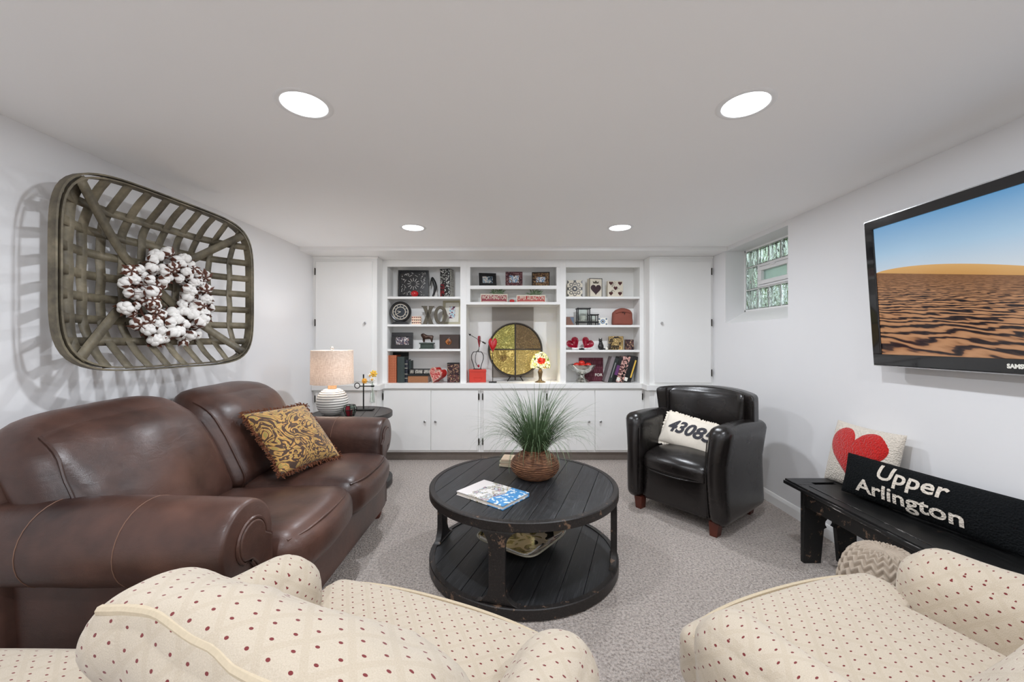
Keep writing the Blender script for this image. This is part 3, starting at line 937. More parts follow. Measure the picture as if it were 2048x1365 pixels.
# ================================================================== COFFEE TABLE
TX, TY, TR, TZ = .068, 2.386, .553, .46
RT = math.radians(-19)
random.seed(9)
ct = thing('coffee_table', 'round two-tier black plank coffee table in the middle of the carpet', 'coffee table', (TX, TY, 0))
disc_planks(ct, TR - .030, TZ - .040, TZ - .001, 9, 'table_wood', RT)
part('top_rim', ring_band(TR - .030, TR, TZ - .047, TZ), 'table_edge', ct, smooth=40)
disc_planks(ct, TR - .030, .012, .055, 9, 'table_wood', RT)
part('bottom_rim', ring_band(TR - .030, TR, .004, .060), 'table_edge', ct, smooth=40)
for k in range(4):
    part('leg', bracket_leg(TR - .008, .060, TZ - .047, .040, .115, .035, math.radians(-105 + 90 * k), .09), 'table_edge', ct, smooth=40, bevel=.002)

# ---- grass plant in a woven bowl
def woven():
    n = NT('woven_seagrass'); v = n.co()
    a = n.noise(n.mapping(v, (1, 1, 9)), 26, 4, .65)
    col = n.ramp(a, [(.30, srgb(52, 32, 22)), (.5, srgb(112, 74, 50)), (.72, srgb(168, 122, 88))])
    n.bump(a, .8, .006)
    return n.set(col, .7)
MT['woven'] = woven()
PXc, PYc = .142, 2.46
pot = thing('potted_grass', 'spiky green grass plant in a woven brown bowl on the coffee table', 'plant', (PXc, PYc, TZ))
prof = [(0, 0), (.085, 0)]
for k in range(45):
    t = k / 44; r = .085 + .070 * math.sin(PI * min(1, t * 1.08)) ** .75 - .012 * t
    z = .172 * t
    prof.append((r + .0028 * math.sin(k * PI / 1.5), z))
prof += [(.078, .176), (.070, .165), (.070, .150), (0, .150)]
part('bowl', MB().lathe(prof, 48), 'woven', pot, smooth=70)
part('soil', MB().lathe([(0, .156), (.066, .152), (.069, .149), (0, .149)], 24), plain('dark_moss', (.03, .03, .015), .9, var=.5), pot)
def grass_mat():
    n = NT('grass_blade'); v = n.co()
    k = n.noise(v, 14, 3)
    z = n.sep(v)[2]
    g = n.mix(k, srgb(48, 74, 44), srgb(112, 134, 96))
    return n.set(g, .5)
MT['blade'] = grass_mat()
gb = MB(); random.seed(21)
for i in range(620):
    a = random.random() * 2 * PI; r0 = .055 * math.sqrt(random.random())
    L = random.uniform(.26, .52); lean = random.uniform(.12, 1.0) ** .75 * 2.0
    dr = Vector((math.cos(a), math.sin(a), 0)); sd = Vector((-math.sin(a), math.cos(a), 0))
    p = Vector((r0 * math.cos(a), r0 * math.sin(a), .15)); th = PI / 2 - lean * .45
    droop = random.uniform(.4, 1.7) * lean; w0 = random.uniform(.0018, .0036); V = []; n = 8
    for k in range(n + 1):
        t = k / n; ww = w0 * (1 - t) ** .6
        V += [p - sd * ww, p + sd * ww]
        th2 = th - droop * t * t
        p = p + (dr * math.cos(th2) + Vector((0, 0, 1)) * math.sin(th2)) * (L / n)
        if p.z < .008 and math.hypot(p.x, p.y) < .5: p.z = .008
    gb.add(V, [(2 * k, 2 * k + 1, 2 * k + 3, 2 * k + 2) for k in range(n)])
go = part('grass_blades', gb, 'blade', pot, smooth=180); go['kind'] = 'stuff'

# ---- book and small stack on the table
def cover_art():
    n = NT('white_blue_book_cover'); v = n.co()
    x, y, z = n.sep(v)
    k = n.noise(v, 26, 3, .6, .6)
    pic = n.ramp(k, [(0, srgb(236, 234, 232)), (.46, srgb(220, 214, 210)), (.50, srgb(150, 140, 104)), (.54, srgb(214, 222, 228)), (.60, srgb(96, 96, 104)), (.64, srgb(204, 168, 178)), (.70, srgb(240, 240, 240))], 'CONSTANT')
    edge = n.m_('GREATER_THAN', n.m_('ADD', x, n.m_('MULTIPLY', n.noise(v, 9, 2), .08)), .100)
    lo = n.m_('LESS_THAN', x, -.085)
    col = n.mix(edge, pic, n.ramp(n.noise(v, 40, 2), [(0, srgb(84, 152, 208)), (.56, srgb(226, 238, 246))], 'CONSTANT'))
    return n.set(n.mix(lo, col, srgb(232, 226, 224)), .3)
MT['cover_art'] = cover_art()
MT['paper'] = plain('page_edges', srgb(226, 218, 206), .8, var=.08, scale=300)
bkM = basis((-.105, 2.160, TZ), (.265, -.205, 0), (.14, .185, 0))
bo = thing('book', 'large hardback book with white and blue picture cover lying on the coffee table', 'book', M=bkM)
part('pages', MB().box(-.160, .158, -.110, .108, .003, .018), 'paper', bo, smooth=None)
part('cover', MB().box(-.163, .163, -.113, .113, .018, .021).box(-.163, .163, -.113, .113, 0, .003).box(-.163, .163, .108, .113, .003, .018), 'cover_art', bo, smooth=None)
for k in range(4):
    cz = TZ + k * .013
    M = Matrix.Translation((-.012 + .006 * (k % 2), 2.700, cz)) @ Matrix.Rotation(-.35 + .06 * k, 4, 'Z')
    solo('coaster', MB().prism(rrect(.12, .12, .008), lambda a, b, d: (a, b, d), 0, .0125, M), plain('cream_coaster', srgb(200 + 8 * (k % 2), 186, 160), .6),
         'square cream coaster behind the woven bowl, ' + ('bottom of its stack', 'second from the bottom of its stack', 'second from the top of its stack', 'topmost of its stack')[k], 'coaster', group='stack of coasters', bevel=.002, smooth=None)

# ---- camouflage dish on the lower shelf
def camo():
    n = NT('camouflage_glaze'); v = n.co()
    k = n.noise(v, 8, 2, .5, .9)
    return n.set(n.ramp(k, [(0, srgb(34, 32, 26)), (.42, srgb(206, 188, 158)), (.52, srgb(126, 110, 66)), (.58, srgb(44, 40, 32)), (.66, srgb(150, 138, 96))], 'CONSTANT'), .12, Coat_Weight=.5)
MT['camo'] = camo()
MT['cream_rim'] = plain('cream_glaze', srgb(198, 194, 176), .25)
tr_ = thing('dish', 'square camouflage-glazed dish on the lower shelf of the coffee table', 'dish', (.060, 2.435, .060), math.radians(-37))
def dish_fn(a, b):
    u, v = 2 * a - 1, 2 * b - 1
    m = max(abs(u), abs(v)); m2 = (abs(u) ** 6 + abs(v) ** 6) ** (1 / 6)
    s_ = m / m2 if m2 > 0 else 1
    h = .004 + .062 * max(0, (m - .52) / .48) ** 1.5
    k = 1.0
    return (.215 * u * s_ * k, .215 * v * s_ * k, h)
part('bowl', MB().grid(dish_fn, 29, 29), 'camo', tr_, smooth=180, solid=.008)
P = []
for sdx in range(4):
    for k in range(14):
        t = -1 + 2 * k / 14
        u, v = ((t, -1), (1, t), (-t, 1), (-1, -t))[sdx]
        P.append(dish_fn((u + 1) / 2, (v + 1) / 2))
part('rim', MB().tube(P, .005, 6, True), 'cream_rim', tr_)

# ================================================================== BLACK LEATHER ARMCHAIR
BL = 'black_leather'
CR = math.radians(128.1)
ac = thing('armchair', 'black leather tub armchair angled before the window corner', 'armchair', (1.418, 3.070, 0), CR)
part('base', MB().rbox((0, .02, .235), (.50, .62, .29), .03, 10, (0, .012, 0)), BL, ac)
def seatf(x, y, z):
    bow = .045 * (1 - (x / .26) ** 2) if y > 0 else 0
    return (x, y + bow * max(0, y) / .33, z - .03 * max(0, (y - .1) / .23) ** 2 + .012 * math.cos(x * 6))
sc_ = part('seat_cushion', MB().rbox((0, .02, .405), (.515, .63, .13), .05, 16, (0, 0, .03), seatf), BL, ac, smooth=180)
part('piping', MB().tube([(x * .245, .338 + .042 * (1 - x * x) - .03 * abs(x) ** 8, .345 - .012 * (1 - x * x)) for x in [k / 10 - 1 for k in range(21)]], .006, 6), BL, sc_)
for s_ in (-1, 1):
    def armf(x, y, z, s_=s_):
        t = (z - .085) / .65
        dx = s_ * (.030 * max(0, (t - .55) / .45) ** 1.2 + .020 * (1 - t) ** 2 - .008)
        fwd = .020 * math.sin(PI * t) if y > .2 else 0
        z2 = z - (.020 * ((.12 - y) / .4) if (t > .6 and y < .12) else 0)
        thick = 1.0 + .22 * max(0, (t - .6) / .4)
        xc = s_ * .312
        return (xc + (x - xc) * thick + dx, y + fwd, z2)
    a = part('arm', MB().rbox((s_ * .312, .035, .410), (.125, .66, .65), .055, 16, (.008, .02, .012), armf), BL, ac, smooth=180)
    P = []
    for k in range(22):
        t = k / 21
        z = .12 + .575 * min(1, t * 1.25); y = .345 if t < .8 else .345 - .30 * (t - .8) / .2
        if t >= .72: z = .695 + .030 * min(1, (t - .72) / .12)
        xx, yy, zz = armf(s_ * .256, y, z)
        P.append((xx, yy + .004, zz))
    part('seam', MB().tube(P[:16], .004, 5), BL, a)
def shellf(x, y, z):
    t = (z - .10) / .83
    k = 1 + .10 * t
    return (x * k, y + .26 * (x / .37) ** 2 * (.25 + .75 * t) - .05 * t, z - .022 * (x / .37) ** 2 * max(0, (t - .6) / .4))
part('back_shell', MB().rbox((0, -.285, .515), (.70, .13, .83), .035, 18, fn=shellf), BL, ac, smooth=180)
def padf(x, y, z):
    t = (z - .10) / .83; e = abs(x / .27)
    return (x * (1 + .12 * t), y + .20 * (x / .37) ** 2 * (.25 + .75 * t) - .05 * t + .010 * mnoise.noise(Vector((x * 5, z * 5, 1))), z - .012 * e * e)
bp = part('back_pad', MB().rbox((0, -.205, .655), (.545, .10, .53), .045, 18, (0, .035, .012), padf), BL, ac, smooth=180)
for s_ in (-1, 1):
    P = []
    for k in range(14):
        z = .45 + .47 * k / 13; x, y, zz = padf(s_ * .272, -.165, z); P.append((x, y, zz))
    part('seam', MB().tube(P, .005, 6), BL, bp)
for sx, sy, dk in ((.29, .30, 0), (-.29, .30, 0), (.28, -.25, 1), (-.28, -.25, 1)):
    q = MB().prism([(-.034, .095), (.034, .095), (.027, 0), (-.020, 0)], lambda a, b, d: (sx + a * (1 if sx > 0 else -1) * -1, d, b), sy - .032, sy + .032)
    part('leg', q, 'red_wood', ac, bevel=.003, smooth=None, label='short reddish wooden leg')

# ---- grain-sack pillow in the armchair
MT['canvas'] = plain('cream_canvas', srgb(228, 220, 206), .9, var=.06, scale=50, bump=.3, bscale=260)
MT['stencil'] = plain('dark_grey_stencil', srgb(58, 58, 64), .85)
Mloc = Matrix.Translation((1.418, 3.070, 0)) @ Matrix.Rotation(CR, 4, 'Z')
cp = thing('throw_pillow', 'cream canvas lumbar pillow with dark stencilled number on the black armchair', 'pillow',
           M=Mloc @ basis((.022, .058, .585), (-1, 0, -.13), (.0, -.52, .85)))
W_, H_, T_ = .44, .255, .115
part('cover', weld(pillow_mb(W_, H_, T_, .05, .5, 22, .006)), 'canvas', cp, smooth=180)
pf = pillow_fn(W_, H_, T_, .05)
def onp(x, y, z, l=.0022):
    u = max(-.97, min(.97, x / (W_ / 2))); v = max(-.97, min(.97, y / (H_ / 2)))
    return (x, y, pf(u, v)[2] + l + .006 * mnoise.noise(Vector((pf(u, v)[0] * 9, pf(u, v)[1] * 9, 3))) * (1 - u * u) * (1 - v * v) + z)
part('stencilled_number', text_mb('43085', .135, lambda x, y, z: onp(x + .012, y + .012, z), bold=.0045, shear=.28, cuts=2, width=.36), 'stencil', cp, smooth=None, label='dark stencilled number 43085')
fg = MB(); random.seed(4)
for sd in range(4):
    k_n = 60 if sd < 2 else 36; V = []
    for k in range(k_n + 1):
        u = -1 + 2 * k / k_n; a, b = ((u, -1), (u, 1), (-1, u), (1, u))[sd]
        x, y, _ = pf(a, b); e = .017 + random.uniform(-.006, .006)
        d = ((0, -1), (0, 1), (-1, 0), (1, 0))[sd]
        V += [(x - d[0] * .01, y - d[1] * .01, 0), (x + d[0] * e, y + d[1] * e, random.uniform(-.004, .004))]
    fg.add(V, [(2 * k, 2 * k + 1, 2 * k + 3, 2 * k + 2) for k in range(k_n)])
part('frayed_edge', fg, 'canvas', cp, smooth=None, solid=.0015)

# ================================================================== CREAM DOTTED ARMCHAIRS AND OTTOMAN
def cream_chair(loc, rot, label, off=(0, 0, 0)):
    t = thing('armchair', label, 'armchair', loc, rot, 'cream dotted armchairs')
    FB = 'fabric'
    part('base', MB().rbox((0, -.40, .19), (.88, .72, .24), .04, 10), FB, t, uv=True, smooth=180)
    def seat(x, y, z):
        k = 1.0
        if y < -.10: k = 1 - .26 * min(1, (-.10 - y) / .10) ** 1.2
        return (x * k, y - .028 * (abs(x) / .42) ** 2.5 * (1 if y > -.2 else 0), z)
    sc = part('seat_cushion', MB().rbox((0, -.30, .395), (.86, .62, .17), .05, 26, (0, .03, .028), seat), FB, t, uv=True, smooth=180)
    P = []
    for k in range(41):
        a = -1 + 2 * k / 40
        x = .405 * a; y = -.018 + .022 * (1 - a * a) - .03 * abs(a) ** 10
        P.append((x, y - .028 * abs(a) ** 2.5, .468))
    P = [(-.405, -.10, .470)] + P + [(.405, -.10, .470)]
    P2 = [(x * 1.01, y + .004, .330) for x, y, z in P]
    part('piping', MB().tube(P, .0065, 6), 'piping', sc); part('piping', MB().tube(P2, .0065, 6), 'piping', sc)
    for s_ in (-1, 1):
        def arm(x, y, z, s_=s_):
            tt = (z - .10) / .52
            return (x + s_ * .035 * max(0, tt - .3), y + .02 * tt, z + .045 * max(0, (-.35 - y) / .45) + .012 * mnoise.noise(Vector((x * 5, y * 5, s_))))
        part('arm', MB().rbox((s_ * .405, -.41, .365), (.20, .50, .53), .095, 16, (.01, .02, .015), arm), FB, t, uv=True, smooth=180)
    def shell(x, y, z):
        tt = (z - .10) / .72
        return (x, y - .02 * tt, z)
    part('back_shell', MB().rbox((0, -.690, .37), (.74, .14, .56), .06, 14, (0, .0, .01), shell), FB, t, uv=True, smooth=180)
    def cush(x, y, z):
        tt = (z - .40) / .46; e = (x - off[0]) / .39
        n_ = .016 * mnoise.noise(Vector((x * 4.5 + loc[0], y * 4, z * 4.5))) + .006 * mnoise.noise(Vector((x * 14 + loc[0], y * 10, z * 12)))
        return (x * (1 - .05 * tt * tt), y - .42 * (z - .64) + n_, z - .035 * e ** 4 - .015 * e * e + n_)
    bc = part('back_cushion', MB().rbox((.012 + off[0], -.600 + off[1], .630 + off[2]), (.74, .23, .47), .105, 26, (.0, .022, .014), cush), FB, t, uv=True, smooth=180)
    P = []
    for k in range(37):
        a = -1 + 2 * k / 36
        z = .852 - .35 * max(0, abs(a) - .78) * 1.2
        x, y, zz = cush(.012 + off[0] + .352 * a, -.660 + off[1], z + off[2]); P.append((x, y, zz + .004))
    part('piping', MB().tube(P, .0085, 8), 'piping', bc)
    for sx in (-.38, .38):
        for sy in (-.70, -.10):
            part('foot', MB().lathe([(0, 0), (.022, 0), (.030, .08), (0, .08)], 12, (sx, sy, 0)), 'red_wood', t)
    return t
cream_chair((-.21, 1.27, 0), math.radians(-22.1), 'cream red-dotted armchair seen from behind, between sofa and camera', (.06, .01, .02))
cream_chair((.868, 1.324, 0), math.radians(19.6), 'cream red-dotted armchair beside the black bench', (0, -.06, -.035))
ot = thing('ottoman', 'cream red-dotted ottoman beside the near arm of the brown sofa', 'ottoman', (-1.37, .815, .03))
part('body', MB().rbox((0, 0, .20), (.72, .58, .28), .04, 10), 'fabric', ot, uv=True, smooth=180)
part('cushion', MB().rbox((0, 0, .37), (.74, .60, .13), .06, 20, (0, 0, .03)), 'fabric', ot, uv=True, smooth=180)
part('piping', MB().tube([(x, y, .345) for x, y in rrect(.745, .605, .06)], .006, 6, True), 'piping', ot)
for sx in (-.3, .3):
    for sy in (-.23, .23):
        part('foot', MB().lathe([(0, -.03), (.022, -.03), (.030, .07), (0, .07)], 12, (sx, sy, 0)), 'red_wood', ot)

# ================================================================== BLACK BENCH WITH PILLOWS, KNITTED POUF
BX0, BX1, BY0, BY1, BZ = 1.672, 2.040, .82, 2.440, .46
bn = thing('bench', 'worn black painted wooden bench along the wall under the television', 'bench', ((BX0 + BX1) / 2, (BY0 + BY1) / 2, 0))
# seat board with a hand slot near its far end
sy0, sy1, sx0, sx1 = 2.325, 2.362, 1.775, 1.905
q = MB()
q.box(BX0, BX1, BY0, sy0, BZ - .030, BZ); q.box(BX0, BX1, sy1, BY1, BZ - .030, BZ); q.box(BX0, sx0, sy0, sy1, BZ - .030, BZ); q.box(sx1, BX1, sy0, sy1, BZ - .030, BZ)
part('seat', weld(q), 'bench_wood', bn, world=True, bevel=.004, smooth=None)
def scuff():
    n = NT('chalky_scuffed_black'); v = n.co()
    k = n.noise(n.mapping(v, (30, 2.2, 30)), 3, 5, .75)
    return n.set(n.mix(n.ramp(k, [(.60, (0, 0, 0)), (.66, (1, 1, 1))]), (.008, .008, .008), srgb(176, 172, 168)), .3)
MT['scuff'] = scuff()
part('edge_moulding', MB().box(BX0 - .010, BX0 + .004, BY0, BY1, BZ - .030, BZ - .010), 'scuff', bn, world=True, bevel=.003, smooth=None)
part('edge_moulding', MB().box(BX0 + .045, BX0 + .052, BY0 + .01, BY1 - .14, BZ - .001, BZ + .003), 'scuff', bn, world=True, bevel=.001, smooth=None)
for x in (BX0 + .035, BX1 - .055):
    part('apron', MB().box(x, x + .020, BY0 + .05, BY1 - .10, .335, BZ - .030), 'bench_edge', bn, world=True, bevel=.002, smooth=None)
for yl in (2.325, .96):
    xm = (1.705 + 2.015) / 2; zt = BZ - .030
    L = [(1.705, zt), (1.705, 0), (1.805, 0), (xm - .036, .20)]
    for k in range(9):
        a = math.radians(230 - 280 * k / 8); L.append((xm + .030 * math.cos(a), .232 + .030 * math.sin(a)))
    L += [(xm + .036, .20), (1.915, 0), (2.015, 0), (2.015, zt)]
    part('leg', MB().prism(L, lambda a, b, d: (a, d, b), yl, yl + .028), 'bench_edge', bn, world=True, bevel=.002, smooth=None)

def hooked(name, c, var=.12):
    n = NT(name); v = n.co()
    k = n.noise(v, 110, 2); e = n.voro(v, 130)
    n.bump(n.m_('ADD', k, e), .9, .006)
    return n.set(n.mix(k, tuple(x * (1 - var * 2) for x in c), tuple(min(1, x * (1 + var)) for x in c)), .95, Sheen_Weight=.3 if c[0] > .1 else 0.0, Specular_IOR_Level=.2)
MT['hook_white'] = hooked('cream_hooked_wool', srgb(226, 216, 202)); MT['hook_red'] = hooked('red_hooked_wool', srgb(196, 34, 30)); MT['hook_black'] = hooked('black_hooked_wool', srgb(15, 18, 20))
hp = thing('throw_pillow', 'cream hooked pillow with a large red heart leaning on the wall behind the bench', 'pillow',
           M=basis((1.985, 2.258, .632), (.03, -1, 0), (.24, 0, .97)))
W2, H2, T2 = .42, .37, .15
part('cover', weld(pillow_mb(W2, H2, T2, .055, .5, 24, .004)), 'hook_white', hp, smooth=180)
pf2 = pillow_fn(W2, H2, T2, .055)
ho = heart(56, .345, .29)
hm = MB()
def onp2(x, y, l):
    u = max(-.97, min(.97, x / (W2 / 2) * 1.03)); v = max(-.97, min(.97, y / (H2 / 2) * 1.03)); return (x, y, pf2(u, v)[2] + l)
cen = (0, .005)
V = []; F = []; NR = 9
for i in range(NR + 1):
    k = i / NR
    for (a, b) in ho:
        b2 = b - .142
        V.append(onp2(cen[0] + a * k, cen[1] + b2 * k, .0055 if i < NR else -.001))
nH = len(ho)
for i in range(NR):
    for k in range(nH):
        l = (k + 1) % nH; F.append((i * nH + k, i * nH + l, (i + 1) * nH + l, (i + 1) * nH + k)[::-1])
part('red_heart', hm.add(V, F), 'hook_red', hp, smooth=180, label='large red heart')

W3, H3, T3 = .76, .215, .145
exv = Vector((.130, -.69, 0)).normalized()
upv = Vector((.22, .04, .97))
c0 = Vector((1.83, 2.225, BZ + .005)) + exv * W3 / 2 + upv.normalized() * H3 / 2 + Vector((.010, .0, .0))
lp = thing('lumbar_pillow', 'long black hooked lumbar pillow with cream lettering lying on the black bench', 'pillow', M=basis(c0, exv, upv))
part('cover', weld(pillow_mb(W3, H3, T3, .03, .42, 26, .004)), 'hook_black', lp, smooth=180)
pf3 = pillow_fn(W3, H3, T3, .03, .42)
def onp3(x, y, z):
    u = max(-.97, min(.97, x / (W3 / 2))); v = max(-.97, min(.97, y / (H3 / 2))); return (x, y, pf3(u, v)[2] + .003 + z)
part('lettering', text_mb('Upper', .098, lambda x, y, z: onp3(x - W3 / 2 + .345, y + .052, z), extrude=.0, bold=.002, cuts=2, width=.29), 'hook_white', lp, smooth=None, label='cream word Upper')
part('lettering', text_mb('Arlington', .090, lambda x, y, z: onp3(x - W3 / 2 + .335, y - .042, z), extrude=.0, bold=.002, cuts=2, width=.45), 'hook_white', lp, smooth=None, label='cream word Arlington')

MT['wool'] = plain('beige_wool', srgb(172, 158, 142), .95, var=.12, scale=90, bump=.5, bscale=220)
def knit(a, b):
    th = 2 * PI * a; ph = -PI / 2 + PI * b
    cz = math.sin(ph); cr = abs(math.cos(ph)) ** .62
    rows_, cols_ = 17, 20
    v = b * rows_; u = a * cols_
    fu = (u % 1) - .5; fv = (v + abs(fu) * 1.6) % 1
    d = .017 * abs(math.sin(PI * fv)) * (1 - .75 * (2 * abs(abs(fu) - .25)) ** 2) * min(1, math.cos(ph) * 3)
    r = .140 * cr + d * math.cos(ph); z = .235 + (.222 * (abs(cz) ** .85) * (1 if cz > 0 else -1)) + d * cz
    return (r * math.cos(th), r * math.sin(th), max(0.0, z))
solo('pouf', MB().grid(knit, 264, 150, True, Matrix.Translation((1.498, 1.60, 0))), 'wool', 'beige chunky-knit pouf between the dotted armchair and the bench', 'pouf', smooth=180)

# ================================================================== TELEVISION
MT['tv_black'] = plain('glossy_black_plastic', (.010, .010, .011), .08, var=.05, Coat_Weight=.5)
MT['tv_dark'] = plain('matt_black_plastic', (.015, .015, .015), .5)
MT['silver_edge'] = plain('clear_silver_edge', (.55, .56, .58), .2, .7)
def desert():
    n = NT('desert_screen'); uv = n.co('UV'); u, v, _ = n.sep(uv)
    line = n.m_('SUBTRACT', .650, n.m_('MULTIPLY', u, .325))
    bmp = n.m_('MULTIPLY', n.m_('SINE', n.m_('MULTIPLY', n.m_('POWER', n.m_('MULTIPLY', u, 1.25), .75), PI, clamp=False)), .070)
    dune = n.m_('ADD', line, n.m_('MAXIMUM', bmp, 0.0))
    h = n.m_('SUBTRACT', line, v)                                    # depth below the near crest
    hh = n.m_('MAXIMUM', h, 0.0)
    s_ = n.m_('DIVIDE', 1.0, n.m_('ADD', hh, .10))
    warp = n.noise(n.comb(n.m_('MULTIPLY', u, n.m_('MULTIPLY', s_, 2.2)), n.m_('MULTIPLY', s_, 3.2), 0.0), 1.1, 3, .5)
    ph = n.m_('ADD', n.m_('ADD', n.m_('MULTIPLY', s_, 40.0), n.m_('MULTIPLY', warp, 20.0)), n.m_('MULTIPLY', n.m_('MULTIPLY', u, s_), -17.0))
    rip = n.m_('ADD', n.m_('MULTIPLY', n.m_('SINE', ph), .5), .5)
    sand = n.ramp(rip, [(0.0, srgb(28, 22, 26)), (.30, srgb(70, 50, 44)), (.50, srgb(158, 112, 78)), (1.0, srgb(186, 138, 100))])
    far = n.m_('SUBTRACT', 1.0, n.m_('MULTIPLY', hh, 7.0), clamp=True)
    sand = n.mix(n.m_('MULTIPLY', far, .75), sand, srgb(128, 88, 58))
    dcol = n.ramp(n.m_('MULTIPLY', n.m_('SUBTRACT', dune, v), 12.0), [(0, srgb(214, 168, 106)), (1, srgb(196, 144, 82))])
    sky = n.ramp(n.m_('SUBTRACT', v, n.m_('MULTIPLY', n.m_('SUBTRACT', .5, u), .1)), [(.50, srgb(214, 218, 222)), (.74, srgb(168, 198, 222)), (1.0, srgb(96, 152, 198))])
    col = n.mix(n.m_('GREATER_THAN', v, dune), dcol, sky)
    col = n.mix(n.m_('GREATER_THAN', h, 0.0), col, sand)
    n.set((0.004, 0.004, 0.004), .12)
    n.l.new(col, n.b.inputs['Emission Color']); n.b.inputs['Emission Strength'].default_value = 0.92; n.m.cycles.emission_sampling = 'NONE'
    return n.m
MT['desert'] = desert()
tv = thing('television', 'wall-mounted flat television showing rippled desert dunes', 'television', (1.975, 1.540, 1.558))
tv.rotation_euler = (math.radians(4.0), 0, -PI / 2)
TW, TH = 1.28, .776
bz = MB(); bw, bb = .047, .060
bz.box(-TW / 2, TW / 2, -.022, .012, -TH / 2, -TH / 2 + bb); bz.box(-TW / 2, TW / 2, -.022, .012, TH / 2 - bw, TH / 2)
bz.box(-TW / 2, -TW / 2 + bw, -.022, .012, -TH / 2 + bb, TH / 2 - bw); bz.box(TW / 2 - bw, TW / 2, -.022, .012, -TH / 2 + bb, TH / 2 - bw)
bez = part('bezel', weld(bz), 'tv_black', tv, bevel=.004, smooth=None)
part('edge_trim', MB().box(-TW / 2 - .005, TW / 2 + .005, -.016, .008, -TH / 2 - .005, -TH / 2).box(-TW / 2 - .005, TW / 2 + .005, -.016, .008, TH / 2, TH / 2 + .005)
     .box(-TW / 2 - .005, -TW / 2, -.016, .008, -TH / 2, TH / 2).box(TW / 2, TW / 2 + .005, -.016, .008, -TH / 2, TH / 2), 'silver_edge', tv, smooth=None)
part('housing', MB().rbox((0, .030, 0), (TW - .06, .045, TH - .06), .02, 6), 'tv_dark', tv)
sw, s0, s1 = TW / 2 - bw, -TH / 2 + bb, TH / 2 - bw
me = MB().add([(-sw, -.014, s0), (sw, -.014, s0), (sw, -.014, s1), (-sw, -.014, s1), (-sw, .01, s0), (sw, .01, s0), (sw, .01, s1), (-sw, .01, s1)],
              [(0, 1, 2, 3), (7, 6, 5, 4), (0, 4, 5, 1), (1, 5, 6, 2), (2, 6, 7, 3), (3, 7, 4, 0)]).mesh('screen')
uvl = me.uv_layers.new(name='UVMap')
for p in me.polygons:
    for li in p.loop_indices:
        co = me.vertices[me.loops[li].vertex_index].co
        uvl.data[li].uv = ((co.x + sw) / (2 * sw), (co.z - s0) / (s1 - s0))
link('screen', me, 'desert', tv, smooth=None)
part('maker_lettering', text_mb('SAMSUNG', .024, lambda x, y, z: (x, -.0225 - z, -TH / 2 + .030 + y), extrude=.0004, bold=.0012, width=.10), 'white_petal', bez, smooth=None)
part('wall_bracket', MB().box(-.25, .25, .050, .062, -.16, .16).box(-.20, .20, .062, .090, -.10, .10), 'tv_dark', tv, smooth=None)

# ================================================================== TOBACCO BASKET WITH COTTON WREATH
def slat_mat():
    n = NT('aged_basket_slat'); v = n.co()
    a = n.noise(v, 7, 4, .65)
    col = n.ramp(a, [(.28, srgb(60, 54, 44)), (.5, srgb(106, 98, 80)), (.7, srgb(140, 130, 108))])
    pt = n.noise(v, 24, 4, .7)
    col = n.mix(n.ramp(pt, [(.72, (0, 0, 0)), (.76, (1, 1, 1))]), col, srgb(182, 172, 156))
    n.bump(a, .2, .003)
    return n.set(col, .55)
MT['slat'] = slat_mat()
BA, BB, BD = .530, .448, .165
pN, pF = Vector((-1.875, 1.645, 0)), Vector((-1.765, 2.690, 0))
exb = (pF - pN).normalized()
cb = (pN + pF) / 2; cb.z = 1.612
nb = Vector((exb.y, -exb.x, 0))                       # out into the room
Mb = Matrix.Identity(4)
for j in range(3):
    Mb[j][0] = exb[j]; Mb[j][1] = (0, 0, 1)[j]; Mb[j][2] = nb[j]; Mb[j][3] = (cb - nb * BD)[j]
bs = thing('wall_basket', 'large aged woven slat tobacco basket hanging on the wall above the sofa', 'basket', M=Mb)
SE = 5.0
def sdf(u, v): return ((abs(u) / BA) ** SE + (abs(v) / BB) ** SE) ** (1 / SE)
def depth(u, v):
    r = sdf(u, v); t = max(0, (r - .50) / .50)
    return BD * min(1.0, t) ** 1.5
def lim(c, along):
    if along == 'v': return BB * (1 - min(.9999, abs(c) / BA) ** SE) ** (1 / SE)
    return BA * (1 - min(.9999, abs(c) / BB) ** SE) ** (1 / SE)
def slat(c, along, k, wd):
    m = MB(); n = 40; V = []; L = lim(c, along) * .995
    for i in range(n + 1):
        t = -L + 2 * L * i / n
        for s_ in (-1, 1):
            cc = c + s_ * wd / 2
            u, v = (cc, t) if along == 'v' else (t, cc)
            uu, vv = (c, t) if along == 'v' else (t, c)
            pitch = .098 if along == 'v' else .108
            wv = .0030 * math.cos(PI * (t / pitch + k)) * (1 if sdf(uu, vv) < .93 else 0)
            V.append((u, v, depth(uu, vv) + wv))
    m.add(V, [(2 * i, 2 * i + 1, 2 * i + 3, 2 * i + 2) if along == 'u' else (2 * i, 2 * i + 2, 2 * i + 3, 2 * i + 1) for i in range(n)])
    return m
random.seed(2)
for k in range(10):
    part('slat', slat(-.437 + .097 * k, 'v', k, .041), 'slat', bs, smooth=25, solid=.0035)
for k in range(7):
    part('slat', slat(-.315 + .105 * k, 'u', k + 1, .040), 'slat', bs, smooth=25, solid=.0035)
